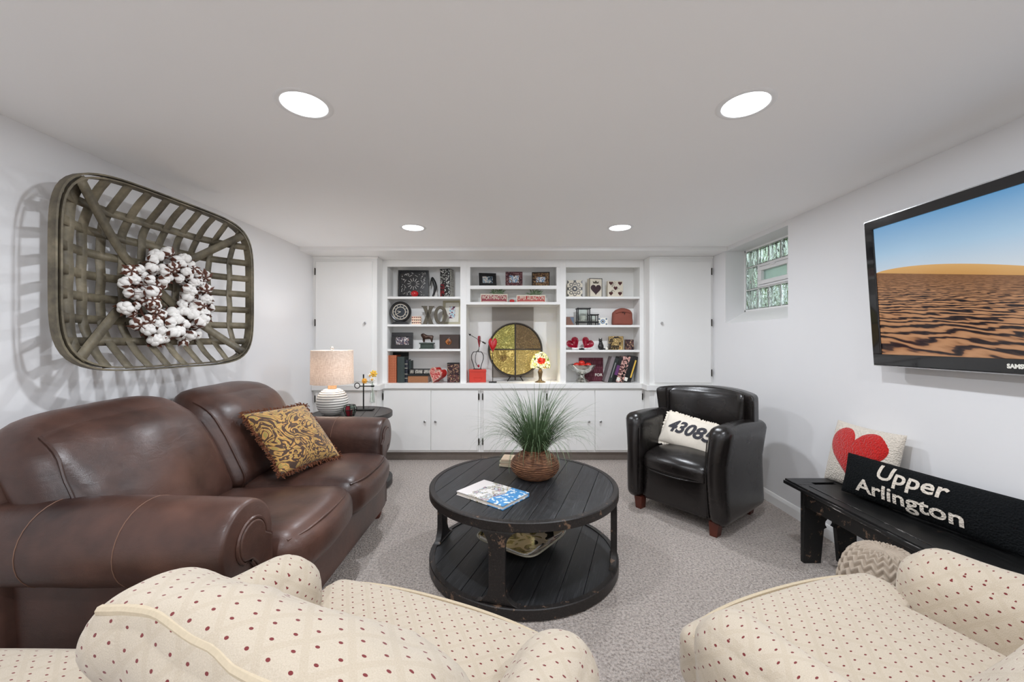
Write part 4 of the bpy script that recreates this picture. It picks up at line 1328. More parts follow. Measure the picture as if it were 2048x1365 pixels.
for s_ in (-1, 1):
    m = MB(); V = []; n = 40
    kc = (2 ** (-1 / SE)) * .995
    for i in range(n + 1):
        t = -kc + 2 * kc * i / n
        d_ = Vector((BA, s_ * BB)).normalized(); p_ = Vector((-d_.y, d_.x)) * .023
        u, v = BA * t, s_ * BB * t
        for q_ in (-1, 1): V.append((u + q_ * p_.x, v + q_ * p_.y, BD * max(0, (abs(t) / kc - .30) / .70) ** 1.15 + .011))
    part('diagonal_slat', m.add(V, [(2 * i, 2 * i + 2, 2 * i + 3, 2 * i + 1) for i in range(n)]), 'slat', bs, smooth=60, solid=.004)
def rim_path(k, n=120):
    P = []
    for i in range(n):
        a = 2 * PI * i / n; c, s_ = math.cos(a), math.sin(a)
        r = ((abs(c) / (BA * k)) ** SE + (abs(s_) / (BB * k)) ** SE) ** (-1 / SE)
        P.append((r * c, r * s_))
    return P
for nm, k0, k1, zz0, zz1 in (('outer_rim', 1.008, 1.022, BD - .028, BD + .010), ('inner_rim', .978, .992, BD - .035, BD + .012)):
    A, B_ = rim_path(k0), rim_path(k1); n = len(A); V = []
    for (a, b), (c, d) in zip(A, B_): V += [(a, b, zz0), (c, d, zz0), (c, d, zz1), (a, b, zz1)]
    F = []
    for i in range(n):
        j = (i + 1) % n
        for q_ in range(4): F.append((4 * i + q_, 4 * j + q_, 4 * j + (q_ + 1) % 4, 4 * i + (q_ + 1) % 4)[::-1])
    part(nm, MB().add(V, F), 'slat', bs, smooth=40)
part('hanger', MB().box(-.03, .03, .20, .24, -.045, .0), 'slat', bs, smooth=None)

MT['cotton'] = plain('cotton_fluff', srgb(240, 238, 234), .95, var=.03, scale=60, bump=.6, bscale=60, Sheen_Weight=.4)
MT['husk'] = plain('brown_husk', srgb(92, 52, 36), .7, var=.4, scale=60)
wc = Matrix.Translation((.048, -.070, .055))
wr = thing('cotton_wreath', 'round wreath of white cotton bolls hanging inside the wall basket', 'wreath', M=Mb @ wc)
hoop = MB(); random.seed(31)
for q_ in range(3):
    hoop.tube([((.17 + .012 * math.sin(6 * a + q_ * 2)) * math.cos(a), (.17 + .012 * math.sin(5 * a + q_)) * math.sin(a), .012 * math.cos(4 * a + q_ * 2)) for a in [2 * PI * i / 40 for i in range(40)]], .006, 5, True)
part('twig_hoop', hoop, 'husk', wr)
def boll_mesh():
    m = MB()
    for k in range(5):
        a = 2 * PI * k / 5
        m.ball((.0155 * math.cos(a), .0155 * math.sin(a), .012), (.0185, .0185, .023), 7)
    m.ball((0, 0, .022), (.017, .017, .018), 7)
    me = m.mesh('cotton_boll'); me.materials.append(MT['cotton']); me.shade_smooth(); return me
def husk_mesh():
    m = MB()
    for k in range(5):
        a = 2 * PI * k / 5 + .6
        M = Matrix.Rotation(a, 4, 'Z')
        m.add([(0, 0, -.014), (.026, -.013, -.004), (.047, 0, .020), (.026, .013, -.004), (.026, 0, -.010)], [(0, 1, 4), (1, 2, 4), (2, 3, 4), (3, 0, 4)], M)
    m.cyl((0, 0, -.013), (0, 0, -.045), .002, n=5)
    me = m.mesh('husk'); me.materials.append(MT['husk']); return me
bm_, hm_ = boll_mesh(), husk_mesh()
spots = []
tries = 0
while len(spots) < 84 and tries < 20000:
    tries += 1
    a = random.random() * 2 * PI; rr = random.uniform(.085, .258); z = random.uniform(.0, .075) * (1 - abs(rr - .17) / .12)
    p = Vector((rr * math.cos(a) * .98, rr * math.sin(a) * 1.0, z))
    if all((p - q_).length > .041 for q_ in spots): spots.append(p)
for p in spots:
    a = math.atan2(p.y, p.x); rr = math.hypot(p.x, p.y)
    d = Vector((math.cos(a) * (rr - .17) * 8, math.sin(a) * (rr - .17) * 8, .8)) + Vector((random.uniform(-1.1, 1.1), random.uniform(-1.1, 1.1), 0))
    if random.random() < .25: d.z = -.9; p = p + Vector((0, 0, .016))
    qn = d.to_track_quat('Z', 'Y'); s_ = random.uniform(.78, 1.08)
    o = bpy.data.objects.new('cotton_boll', bm_); COL.objects.link(o); o.parent = wr
    o.location = p; o.rotation_mode = 'QUATERNION'; o.rotation_quaternion = qn; o.scale = (s_, s_, s_)
    h = bpy.data.objects.new('husk', hm_); COL.objects.link(h); h.parent = o

# ================================================================== THINGS ON THE SHELVES
def xw(x0, x1, Y): return (px(x0, Y) + px(x1, Y)) / 2, px(x1, Y) - px(x0, Y)
MT['ink'] = plain('black_lacquer', (.012, .012, .013), .3)
MT['red_gloss'] = plain('red_gloss', srgb(186, 22, 30), .15, Coat_Weight=.6)
MT['crimson'] = plain('crimson_enamel', srgb(150, 16, 44), .15, Coat_Weight=.8)
MT['cream_paint'] = plain('cream_paint', srgb(224, 216, 198), .6, var=.06)
MT['grey_wood'] = plain('weathered_grey_wood', srgb(92, 86, 74), .8, var=.3, scale=30)
MT['sage'] = plain('sage_frame_wood', srgb(190, 184, 158), .7, var=.12, scale=20)
MT['glint'] = plain('mirror_glint', (.75, .75, .73), .15, .6)

def frame(label, x0, x1, ytop, zs, Y, bw, mat, pic, tilt=8, rotz=0, group=None, mat_w=0.0, mat_m=None, depth=.016):
    cx, w_ = xw(x0, x1, Y); h = (pz(ytop, Y) - zs) / math.cos(math.radians(tilt))
    t = thing('framed_photo', label, 'picture frame', (cx, Y, zs), 0, group)
    t.rotation_euler = (-math.radians(tilt), 0, math.radians(rotz))
    f_ = MB()
    a, b = w_ / 2, h
    for (X0, X1, Z0, Z1) in ((-a, a, 0, bw), (-a, a, b - bw, b), (-a, -a + bw, bw, b - bw), (a - bw, a, bw, b - bw)):
        f_.box(X0, X1, -depth, 0, Z0, Z1)
    part('moulding', weld(f_), mat, t, bevel=.003, smooth=None)
    if mat_w:
        part('mount', MB().box(-a + bw, a - bw, -.006, -.003, bw, b - bw), mat_m, t, smooth=None)
    k = bw + mat_w
    part('picture', MB().box(-a + k, a - k, -.008, -.004, k, b - k), pic, t, smooth=None)
    part('backing', MB().box(-a + .003, a - .003, -.003, .002, .003, b - .003), 'ink', t, smooth=None)
    return t
def block(name, label, cat, x0, x1, ytop, zs, Y, d, mat, rotz=0, bevel=.003, group=None):
    cx, w_ = xw(x0, x1, Y); h = pz(ytop, Y) - zs
    t = thing(name, label, cat, (cx, Y + d / 2, zs), math.radians(rotz), group)
    part('body', MB().box(-w_ / 2, w_ / 2, -d / 2, d / 2, 0, h), mat, t, bevel=bevel, smooth=None)
    return t, w_, h
def plate_heart(parent, cx, cz, w_, h, y, mat, th=.004, name='heart'):
    return part(name, MB().prism(heart(28, w_, h), lambda a, b, d: (cx + a, d, cz + b), y - th, y), mat, parent, smooth=None)

# ---------- clock bay, top shelf
zs = SL[0]
Y = 4.42
cx, w_ = xw(797, 857, Y); h = pz(541, Y) - zs
t = thing('metal_wall_tile', 'square black pierced tile with silver starburst pattern on the top shelf', 'ornament', (cx, Y, zs)); t.rotation_euler = (-.06, 0, math.radians(4))
part('plate', MB().box(-w_ / 2 + .01, w_ / 2 - .01, -.012, .004, .01, h - .01), 'ink', t, smooth=None)
f_ = MB(); ring2 = ((-w_ / 2, w_ / 2, 0, .016), (-w_ / 2, w_ / 2, h - .016, h), (-w_ / 2, -w_ / 2 + .016, .016, h - .016), (w_ / 2 - .016, w_ / 2, .016, h - .016))
for r in ring2: f_.box(r[0], r[1], -.024, .006, r[2], r[3])
part('border', weld(f_), 'ink', t, bevel=.003, smooth=None)
g = MB(); random.seed(12)
def bar(mb, x, z, ang, l, wd=.0035, y=-.016):
    M = Matrix.Translation((x, 0, z)) @ Matrix.Rotation(-ang, 4, 'Y'); mb.box(-l / 2, l / 2, y, -.012, -wd / 2, wd / 2, M)
for k in range(12):
    a = k * PI / 6
    bar(g, .048 * math.cos(a), h / 2 + .048 * math.sin(a), a, .036, .005)
for k in range(4):
    a = PI / 4 + k * PI / 2
    for s_ in (-1, 1): bar(g, .095 * math.cos(a + s_ * .45), h / 2 + .095 * math.sin(a + s_ * .45), a + PI / 2 + s_ * .25, .036, .004)
for k in range(120):
    x, z = random.uniform(-.13, .13), random.uniform(.025, h - .025)
    if math.hypot(x, z - h / 2) > .105: bar(g, x, z, random.random() * PI, random.uniform(.008, .018), .004)
o = part('silver_inlay', g, 'glint', t, smooth=None); o['kind'] = 'stuff'
def apple(name, label, X, Yy, z, r, mat, cat='ornament', group=None, flat=.85):
    t = thing(name, label, cat, (X, Yy, z), 0, group)
    P = [(0, 0), (r * .35, 0)] + [(r * math.sin(PI * (.12 + .82 * k / 14)), r * flat * (1 - math.cos(PI * (.12 + .82 * k / 14)))) for k in range(15)] + [(r * .10, r * flat * 1.86), (0, r * flat * 1.76)]
    part('body', MB().lathe(P, 22), mat, t, smooth=180)
    part('stalk', MB().tube([(0, 0, r * flat * 1.7), (r * .1, 0, r * flat * 2.15)], .002, 5), 'bronze', t)
    return t
apple('glass_apple', 'small red glass apple before the pierced black tile', px(829, 4.35), 4.355, zs, .042, 'red_gloss')
# leaning carved figure
cx = px(864, 4.42)
sk = thing('carved_figure', 'slender black and grey stooping bird sculpture between tile and mosaic vase', 'sculpture', (cx, 4.43, zs))
skin('body', [(0, 0, .235), (.006, 0, .215), (.028, 0, .16), (.036, 0, .11), (.022, 0, .055), (.004, 0, .012), (-.012, 0, .19), (-.024, 0, .13)], [(0, 1), (1, 2), (2, 3), (3, 4), (4, 5), (1, 6), (6, 7)], [.010, .018, .022, .019, .012, .008, .010, .005], 'ink', sk)
part('stand', MB().prism([(-.036, 0), (.058, 0), (.054, .05), (.040, .10), (.030, .02), (-.02, .015)], lambda a, b, d: (a, d, b), .006, .018), 'glint', sk, smooth=None)
MT['mos_dark'] = mosaic('black_silver_mosaic', [(.01, .01, .01), (.02, .02, .02), (.6, .6, .56), (.03, .03, .03), (.35, .36, .33)], 90)
MT['mos_light'] = mosaic('silver_mosaic', [(.55, .54, .48), (.35, .34, .30), (.7, .69, .62)], 110)
MT['mos_red'] = mosaic('red_black_mosaic', [(.30, .01, .02), (.02, .01, .01), (.20, .01, .015), (.03, .02, .02)], 80)
cx, w_ = xw(878, 901, 4.36); hv = .310
t = thing('mosaic_vase', 'tall square black mosaic vase with painted red reflection on the top shelf', 'vase', (cx + .012, 4.42, zs), math.radians(-14))
q = MB().prism(rrect(.118, .110, .012), lambda a, b, d: (a, b, d), 0, hv)
part('body', q, 'mos_dark', t, smooth=40)
part('side_facing', MB().box(.0595, .0625, -.045, .045, .006, hv - .006), 'mos_light', t, smooth=None, label='pale silver mosaic side')
part('red_reflection', MB().box(-.050, -.004, -.0585, -.0552, .012, .145), 'mos_red', t, smooth=None, label='painted red reflection')  # reflection low on the vase front, put in as red colour
part('rim', MB().prism(rrect(.122, .114, .012), lambda a, b, d: (a, b, d), hv - .008, hv + .001), 'ink', t, smooth=40)

# ---------- clock bay, second shelf
zs = SL[1]
cx = px(801, 4.37); R = .113; zc = zs + R + .026
t = thing('mantel_clock', 'round black clock with cream rings standing on the second shelf', 'clock', (cx, 4.38, zs), math.radians(6))
My = Matrix.Translation((0, 0, zc - zs)) @ Matrix.Rotation(PI / 2, 4, 'X')
part('case', MB().lathe([(0, -.040), (R - .012, -.040), (R, -.028), (R, .024), (R - .010, .034), (R - .022, .030), (R - .026, .016), (0, .016)], 48, M=My), 'ink', t, smooth=50)
part('foot', MB().prism([(-.095, 0), (.095, 0), (.078, .022), (.045, .034), (-.045, .034), (-.078, .022)], lambda a, b, d: (a, d, b), -.04, .04), 'ink', t, bevel=.003, smooth=None)
part('dial', MB().lathe([(0, .0165), (R - .026, .0165), (R - .026, .017), (0, .0172)], 40, M=My), plain('dark_dial', (.018, .024, .032), .3), t, smooth=None)
for r0, r1 in ((.078, .085), (.050, .056)):
    part('dial_ring', MB().lathe([(r0, .0172), (r1, .0172), (r1, .019), (r0, .019)], 48, M=My, close=True), 'cream_paint', t, smooth=None)
for k in range(12):
    a = k * PI / 6
    part('hour_mark', MB().box(-.0022, .0022, .062, .073, .0172, .0186, My @ Matrix.Rotation(a, 4, 'Z')), 'cream_paint', t, smooth=None)
part('hour_hand', MB().box(-.0025, .0025, -.004, .034, .019, .0205, My @ Matrix.Rotation(math.radians(75), 4, 'Z')), 'cream_paint', t, smooth=None)
part('minute_hand', MB().box(-.0018, .0018, -.004, .044, .0205, .022, My @ Matrix.Rotation(math.radians(122), 4, 'Z')), 'cream_paint', t, smooth=None)
t, w_, h = block('print_block', 'small cream block printed with rows of dark hearts between clock and letters', 'ornament', 823, 842, 633, zs, 4.36, .03, plain('blush_paint', srgb(240, 214, 190), .6))
for i in range(5):
    for j in range(3): plate_heart(t, -w_ / 2 + w_ * (i + .5) / 5, h * (j + .32) / 3.1, w_ * .14, h * .20, -.0152, 'mos_red', .0015)
for ch_, x, wd, hh, lab in (('X', 856, .125, .205, 'weathered grey wooden letter X on the second shelf'), ('O', 881, .132, .205, 'weathered grey wooden letter O on the second shelf')):
    Y = 4.385
    if ch_ == 'X':
        m = MB()
        for s_ in (-1, 1):
            m.prism([(s_ * -.060, 0), (s_ * -.018, 0), (s_ * .060, .202), (s_ * .018, .202)][::s_], lambda a, b, d: (a, d, b), -.026, .026)
        for (xx, zz) in ((-.040, 0), (.040, 0), (-.040, .194), (.040, .194)): m.box(xx - .030, xx + .030, -.026, .026, zz, zz + .009)
    else:
        n = 40; V = []
        for k in range(n):
            a = 2 * PI * k / n
            for rr, yy in ((1, -.026), (1, .026), (.0, .026), (.0, -.026)):
                ax, az = (.070, .1025) if rr else (.034, .072)
                V.append((ax * math.cos(a), yy, .1025 + az * math.sin(a)))
        F = [(4 * k + q_, 4 * ((k + 1) % n) + q_, 4 * ((k + 1) % n) + (q_ + 1) % 4, 4 * k + (q_ + 1) % 4) for k in range(n) for q_ in range(4)]
        m = MB().add(V, F)
    m.v = [(p[0], p[1], p[2]) for p in m.v]
    M = Matrix.Translation((px(x, Y), Y, zs)) @ Matrix.Rotation(math.radians(12), 4, 'Z')
    m.v = [tuple(M @ Vector(p)) for p in m.v]
    solo('letter', m, 'grey_wood', lab, 'letter', group='wooden XO letters', smooth=40, bevel=.002)
ph_a = photo('beach_photo', [(0, srgb(150, 200, 220)), (.45, srgb(235, 235, 235)), (.52, srgb(120, 70, 96)), (.62, srgb(70, 50, 70))], 26, 1.0)
frame('cream wooden frame with small photo behind the letter O', 884, 923, 600, zs, 4.475, .030, 'sage', ph_a, 8, -8, mat_w=.045, mat_m='white_petal')

# ---------- clock bay, third shelf
zs = SL[2]
ph_b = photo('family_photo', [(0, srgb(180, 150, 140)), (.42, srgb(70, 66, 84)), (.54, srgb(232, 226, 220)), (.60, srgb(80, 70, 80))], 34, 3.0)
frame('deep black picture frame with group photo on the third shelf', 784, 826, 666, zs, 4.37, .044, 'ink', ph_b, 6, 5, depth=.03)
cx = px(854, 4.38)
t = thing('lion_statuette', 'dark bronze animal statuette on a green stone plinth on the third shelf', 'statuette', (cx, 4.38, zs))
MT['verdigris'] = plain('green_stone', srgb(52, 66, 58), .5, var=.25, scale=40); MT['bronze_brown'] = plain('brown_bronze', srgb(64, 44, 34), .35, .5, var=.3)
part('plinth', MB().box(-.078, .078, -.035, .035, 0, .012).box(-.068, .068, -.030, .030, .012, .052).box(-.080, .080, -.036, .036, .052, .068), 'verdigris', t, bevel=.003, smooth=None)
b_ = .068
skin('animal', [(.052, 0, b_ + .062), (.0, 0, b_ + .060), (-.034, 0, b_ + .066), (-.050, 0, b_ + .088), (-.068, 0, b_ + .078),
                (.052, .012, b_ + .028), (.050, .012, b_ + .004), (.052, -.012, b_ + .028), (.058, -.012, b_ + .004), (-.034, .012, b_ + .030), (-.036, .012, b_ + .004), (-.034, -.012, b_ + .030), (-.030, -.012, b_ + .004), (.070, 0, b_ + .078)],
     [(0, 1), (1, 2), (2, 3), (3, 4), (0, 5), (5, 6), (0, 7), (7, 8), (2, 9), (9, 10), (2, 11), (11, 12), (0, 13)],
     [.022, .021, .026, .024, .013, .010, .009, .010, .009, .011, .010, .011, .010, .006], 'bronze_brown', t)
ph_c = photo('amber_relief', [(0, srgb(60, 36, 26)), (.45, srgb(120, 70, 36)), (.55, srgb(176, 110, 60)), (.66, srgb(90, 56, 36))], 22, 6.0)
t, w_, h = block('shadow_box', 'dark brown wooden box with amber pumpkin medallion on the third shelf', 'box', 879, 919, 669.5, zs, 4.37, .07, plain('dark_walnut', srgb(62, 48, 42), .5, var=.25, scale=14), -4)
part('medallion', MB().lathe([(0, .004), (.030, .003), (.036, 0), (0, 0)], 24, M=Matrix.Translation((-.008, -.035, h * .50)) @ Matrix.Rotation(PI / 2, 4, 'X')), ph_c, t, smooth=180)
part('medallion_stalk', MB().tube([(-.008, -.037, h * .70), (.0, -.040, h * .78), (.006, -.037, h * .76)], .0022, 5), 'glint', t)

# ---------- clock bay, bottom: books, heart box, mosaic holder
def book_up(label, x0, x1, ytop, Yf, dep, mat, group='old books under the clock', lean=0, extra=None, zs=ZK):
    cx, w_ = xw(x0, x1, Yf); h = pz(ytop, Yf) - zs
    t = thing('book', label, 'book', (cx, Yf, zs), 0, group)
    if lean: t.rotation_euler = (0, math.radians(lean), 0)
    cv = MB().box(-w_ / 2, -w_ / 2 + .003, 0, dep, 0, h).box(w_ / 2 - .003, w_ / 2, 0, dep, 0, h)
    cv.prism([(-w_ / 2, .004), (-w_ / 2 + .004, 0), (0, -.004), (w_ / 2 - .004, 0), (w_ / 2, .004)], lambda a, b, d: (a, b, d), 0, h)
    part('cover', cv, mat, t, smooth=None)
    part('pages', MB().box(-w_ / 2 + .003, w_ / 2 - .003, .004, dep - .004, .004, h - .005), 'paper', t, smooth=None)
    if extra: extra(t, w_, h)
    return t
def tooled():
    n = NT('tooled_tan_leather'); v = n.co()
    k = n.voro(n.mapping(v, (1, 0, 1)), 55, rnd=.1)
    return n.set(n.ramp(k, [(.25, srgb(206, 132, 90)), (.40, srgb(150, 66, 44)), (.62, srgb(184, 104, 66))]), .5)
MT['tooled'] = tooled()
MT['green_cloth'] = plain('dark_green_cloth', srgb(58, 68, 66), .8); MT['black_cloth'] = plain('black_cloth', srgb(34, 38, 38), .7)
MT['navy'] = plain('navy_leather', srgb(46, 48, 58), .5); MT['tan_cloth'] = plain('tan_cloth', srgb(158, 108, 74), .8, var=.2, scale=60)
def bands(t, w_, h):
    for z in (.18, .36, .62, .80): part('spine_band', MB().box(-w_ / 2 + .001, w_ / 2 - .001, -.006, 0, h * z, h * z + .006), 'cream_rim', t, smooth=None)
book_up('tan and red tooled leather book standing first on the bottom shelf', 774.8, 793, 711, 4.34, .16, 'tooled')
book_up('dark green cloth book standing beside the tooled tan book', 794.5, 808.5, 714, 4.335, .17, 'green_cloth')
book_up('tall black book standing behind the green cloth book, touching the shelf back', 786, 817, 705, 4.508 - .0, .010, 'black_cloth')
book_up('narrow navy book with gilt bands beside the lying books', 809.5, 815.5, 720, 4.36, .13, 'navy', extra=bands)
book_up('short black-green book standing at the end of the upright books', 816, 822, 722, 4.41, .10, 'green_cloth')
def book_flat(label, x0, x1, zb_, th, Yf, dep, mat, sp=None):
    cx, w_ = xw(x0, x1, Yf)
    t = thing('book', label, 'book', (cx, Yf, zb_), 0, 'old books under the clock')
    cv = MB().box(-w_ / 2, w_ / 2, 0, dep, 0, .003).box(-w_ / 2, w_ / 2, 0, dep, th - .003, th)
    cv.prism([(.0, 0), (-.004, th * .2), (-.005, th / 2), (-.004, th * .8), (0, th)], lambda a, b, d: (d, a, b), -w_ / 2, w_ / 2)
    part('cover', cv, mat, t, smooth=None)
    part('pages', MB().box(-w_ / 2 + .004, w_ / 2 - .004, .001, dep - .005, .003, th - .003), 'paper', t, smooth=None)
    if sp:
        for a, b in sp: part('spine_panel', MB().box(-w_ / 2 + w_ * a, -w_ / 2 + w_ * b, -.0065, 0, th * .15, th * .85), 'mos_light', t, smooth=None)
book_flat('tan cloth book lying flat at the bottom of the stack beside the heart box', 816, 856, ZK, .072, 4.35, .15, 'tan_cloth')
book_flat('thin black book lying between the tan book and the gilt-tooled book', 815, 857, ZK + .0725, .020, 4.345, .14, 'black_cloth')
book_flat('black gilt-tooled book lying on top of the stack', 818, 862, ZK + .093, .054, 4.35, .14, 'ink', ((.05, .22), (.28, .62), (.68, .95)))
def rose_pat():
    n = NT('pink_rose_print'); v = n.co()
    k = n.m_('SINE', n.m_('MULTIPLY', n.noise(v, 16, 2, .5, 1.2), 50))
    return n.set(n.mix(n.m_('GREATER_THAN', k, .25), srgb(196, 66, 66), srgb(238, 186, 172)), .5)
MT['rose'] = rose_pat(); MT['box_red'] = plain('red_tin', srgb(168, 34, 30), .3)
Mh = Matrix.Translation((px(868, 4.33), 4.335, ZK)) @ Matrix.Rotation(math.radians(-28), 4, 'Z') @ Matrix.Rotation(math.radians(18), 4, 'Y')
t = thing('heart_box', 'red heart-shaped box with pink rose print lid on the bottom shelf', 'box', M=Matrix.Translation((0, 0, .006)) @ Mh)
H_o = heart(44, .150, .155)
part('body', MB().prism(H_o, lambda a, b, d: (a, d, b), .0, .085), 'box_red', t, smooth=50)
part('lid', MB().prism(heart(44, .158, .163), lambda a, b, d: (a, d, b - .004), -.022, .0), 'rose', t, smooth=50)
part('lid_rim', MB().tube([(a, -.022, b - .004) for a, b in heart(44, .155, .160)], .003, 5, True), 'cream_rim', t)
MT['mos_warm'] = mosaic('amber_plum_mosaic', [(.05, .015, .02), (.16, .05, .05), (.45, .28, .16), (.03, .01, .02), (.28, .16, .12)], 75)
t, w_, h = block('mosaic_holder', 'square amber and plum mosaic candle holder beside the heart box', 'candle holder', 893.5, 917.5, 727, ZK, 4.36, .11, 'mos_warm', 6)
part('rim', MB().box(-w_ / 2 - .002, w_ / 2 + .002, -.057, .057, h - .010, h), 'ink', t, smooth=None)

# ---------- centre, top row: three frames
zs = ZR1
ph_d = photo('blue_photo', [(0, srgb(60, 70, 80)), (.45, srgb(140, 160, 170)), (.54, srgb(200, 190, 180))], 30, 9.0)
ph_e = photo('dog_photo', [(0, srgb(120, 150, 180)), (.48, srgb(235, 232, 228)), (.56, srgb(70, 60, 66)), (.64, srgb(190, 160, 150))], 40, 12.0)
t = frame('black metal frame tilted sideways on the top centre shelf', 958, 993, 546, zs, 4.40, .040, 'ink', ph_d, 14, 10, depth=.012)
frame('burgundy mosaic frame with dog photo in the middle of the top centre shelf', 1011, 1045, 544, zs, 4.38, .040, mosaic('burgundy_mosaic', [(.10, .02, .03), (.05, .012, .02), (.18, .05, .06), (.30, .16, .16)], 90), ph_e, 6, 0)
t = frame('brown and copper mosaic frame beside the burgundy one on the top centre shelf', 1064, 1099, 546, zs, 4.39, .046, mosaic('copper_mosaic', [(.30, .16, .06), (.12, .06, .03), (.42, .26, .12), (.06, .03, .02)], 100), ph_e, 8, -6)
part('outer_edge', MB().box(-.098, .098, -.024, -.002, .150, .160).box(-.098, -.088, -.024, -.002, 0, .150).box(.088, .098, -.024, -.002, 0, .150), 'bronze', t, smooth=None)

# ---------- centre, second row: town signs with sprigs
zs = ZR2
for txt, x0, x1, yt, wid, who, m1, rz, small in (('WORTHINGTON', 961, 1015, 588.5, .25, 'WORTHINGTON', srgb(140, 36, 56), 3, .28), ('UPPER ARLINGTON', 1033, 1091, 590.5, .27, 'UPPER ARLINGTON', srgb(176, 40, 44), -2, .28)):
    cx, w_ = xw(x0, x1, 4.36); h = pz(yt, 4.36) - zs
    t = thing('town_sign', 'white-edged red wooden sign block reading ' + who.title(), 'sign', (cx, 4.37, zs), math.radians(rz), 'town name signs')
    part('block', MB().box(-w_ / 2, w_ / 2, -.02, .02, 0, h), 'cream_paint', t, bevel=.002, smooth=None)
    part('red_face', MB().box(-w_ / 2 + .010, w_ / 2 - .010, -.0215, -.019, .008, h - .012), plain('faded_red_' + str(x0), m1, .6), t, smooth=None)
    part('lettering', text_mb(txt, .062, lambda x, y, z: (x, -.0222, h * .56 + y), bold=.0008, width=w_ - .034), 'cream_paint', t, smooth=None)
    part('small_line', MB().box(-w_ / 2 + .02, w_ / 2 - .02, -.0222, -.0214, .012, .016), 'cream_paint', t, smooth=None)
    sg = MB(); random.seed(x0)
    tx0 = .04
    for k in range(26):
        a = random.uniform(-.2, PI + .2); L = random.uniform(.03, .085)
        c = Vector((tx0 + random.uniform(-.05, .06), -.005, h + .004)); d = Vector((math.cos(a), random.uniform(-.35, .1), abs(math.sin(a)) * .5))
        n_ = d.normalized() * L; sdv = Vector((-d.z, 0, d.x)).normalized() * L * .11
        mid = c + n_ * .5 + Vector((0, 0, .008))
        sg.add([c, mid + sdv, c + n_, mid - sdv], [(0, 1, 2, 3)])
    sp_ = thing('sprig', 'green leafy sprig lying on the ' + who.title() + ' sign block', 'sprig', (cx, 4.37, zs + h), math.radians(rz), 'sprigs on the signs')
    sg.v = [(x, y, z - h) for x, y, z in sg.v]
    so = part('leaves', sg, 'blade', sp_, smooth=None, solid=.001); so['kind'] = 'stuff'
    part('twig', MB().tube([(tx0 - .05, -.005, .004), (tx0, -.006, .008), (tx0 + .06, -.005, .005)], .002, 5), 'stalk', sp_)
t = thing('fabric_rose', 'tiny red fabric rose lying between the two sign blocks', 'ornament', (px(1024, 4.36), 4.36, zs))
for k in range(7):
    a = k * 2.4; r = .006 + .0025 * k
    part('petal', MB().ball((r * math.cos(a), r * math.sin(a) * .8, .018 + .002 * math.sin(k)), (.012, .010, .016), 6), 'red_gloss', t)

# ---------- centre niche
MT['tin_red'] = plain('coral_red_tin', srgb(206, 62, 48), .35, var=.05)
Y = 4.37; cx, w_ = xw(935, 971, Y)
h = pz(739.5, Y) - ZK
t = thing('tin_box', 'coral red tin box at the niche corner under the wire sculpture', 'box', (cx + .006, 4.42, ZK), math.radians(8))
part('body', MB().box(-.092, .092, -.055, .055, 0, h - .028), 'tin_red', t, bevel=.005, smooth=None)
part('lid', MB().box(-.095, .095, -.058, .058, h - .030, h), 'tin_red', t, bevel=.006, smooth=None)
part('embossed_smile', MB().tube([(.045 * math.cos(a), -.056, .048 + .032 * math.sin(a)) for a in [PI + PI * k / 16 for k in range(17)]], .003, 5).tube([(-.05, -.056, .052), (.05, -.056, .052)], .003, 5), 'tin_red', t)
tz = ZK + h
t = thing('wire_sculpture', 'black wire vase sculpture with red heart and arrow standing on the red tin box', 'sculpture', (cx + .006, 4.42, tz))
part('foot', MB().box(-.045, .045, -.025, .025, 0, .006), 'black_metal', t, bevel=.002, smooth=None)
def sil(z):
    pts = [(0, .034), (.05, .046), (.11, .066), (.15, .066), (.18, .050), (.19, .040)]
    for (a, ra), (b, rb) in zip(pts, pts[1:]):
        if a <= z <= b: return ra + (rb - ra) * (z - a) / (b - a)
    return pts[-1][1]
for s_ in (-1, 1):
    part('wire', MB().tube([(s_ * sil(z), 0, z + .004) for z in [.19 * k / 16 for k in range(17)]], .004, 6), 'black_metal', t)
part('wire', MB().tube([(-.046, 0, .192), (.0, 0, .194), (.046, 0, .192)], .0035, 6), 'black_metal', t)
part('wire', MB().tube([(.012, 0, .215), (-.010, 0, .195), (-.022, -.004, .14), (-.022, -.006, .08), (0, -.008, .035), (.012, -.008, .03)], .003, 6), 'black_metal', t)
part('wire', MB().tube([(.008, 0, .192), (.016, 0, .225), (.018, 0, .25)], .0035, 6), 'black_metal', t)
part('small_heart', MB().ball((.014, -.010, .036), (.012, .007, .017), 8), 'crimson', t)
part('edgewise_heart', MB().prism(heart(28, .09, .125), lambda a, b, d: (.020 + d * .95 + a * .20, a * .95, .245 + b), -.006, .006), 'crimson', t, smooth=50, bevel=.004)
ar = MB().cyl((-.085, -.02, .385), (.085, .02, .285), .0028, n=6)
part('arrow_shaft', ar, 'black_metal', t)
dv = (Vector((-.085, -.02, .385)) - Vector((.085, .02, .285))).normalized()
part('arrow_head', MB().cyl(Vector((-.075, -.018, .379)), Vector((-.075, -.018, .379)) + dv * .026, .013, .001, n=4), 'black_metal', t)
part('arrow_feather', MB().box(-.022, .022, -.002, .002, -.008, .008, Matrix.Translation((.072, .017, .293)) @ Matrix.Rotation(.52, 4, 'Y')), 'bronze', t, smooth=None)
Y = 4.35; cx = px(985.5, Y)
t = thing('heart_on_stand', 'red glass heart on a slim stem with black foot before the round tray', 'ornament', (cx, Y + .0, ZK))
part('foot', MB().prism(rrect(.088, .05, .018), lambda a, b, d: (a, b, d), 0, .013), 'ink', t, bevel=.003, smooth=None)
part('stem', MB().cyl((0, 0, .013), (0, 0, .33), .0035, n=8), 'bronze', t)
H_ = heart(40, .096, .168); hv_ = MB(); V = []; F = []; NR = 7; nH = len(H_)
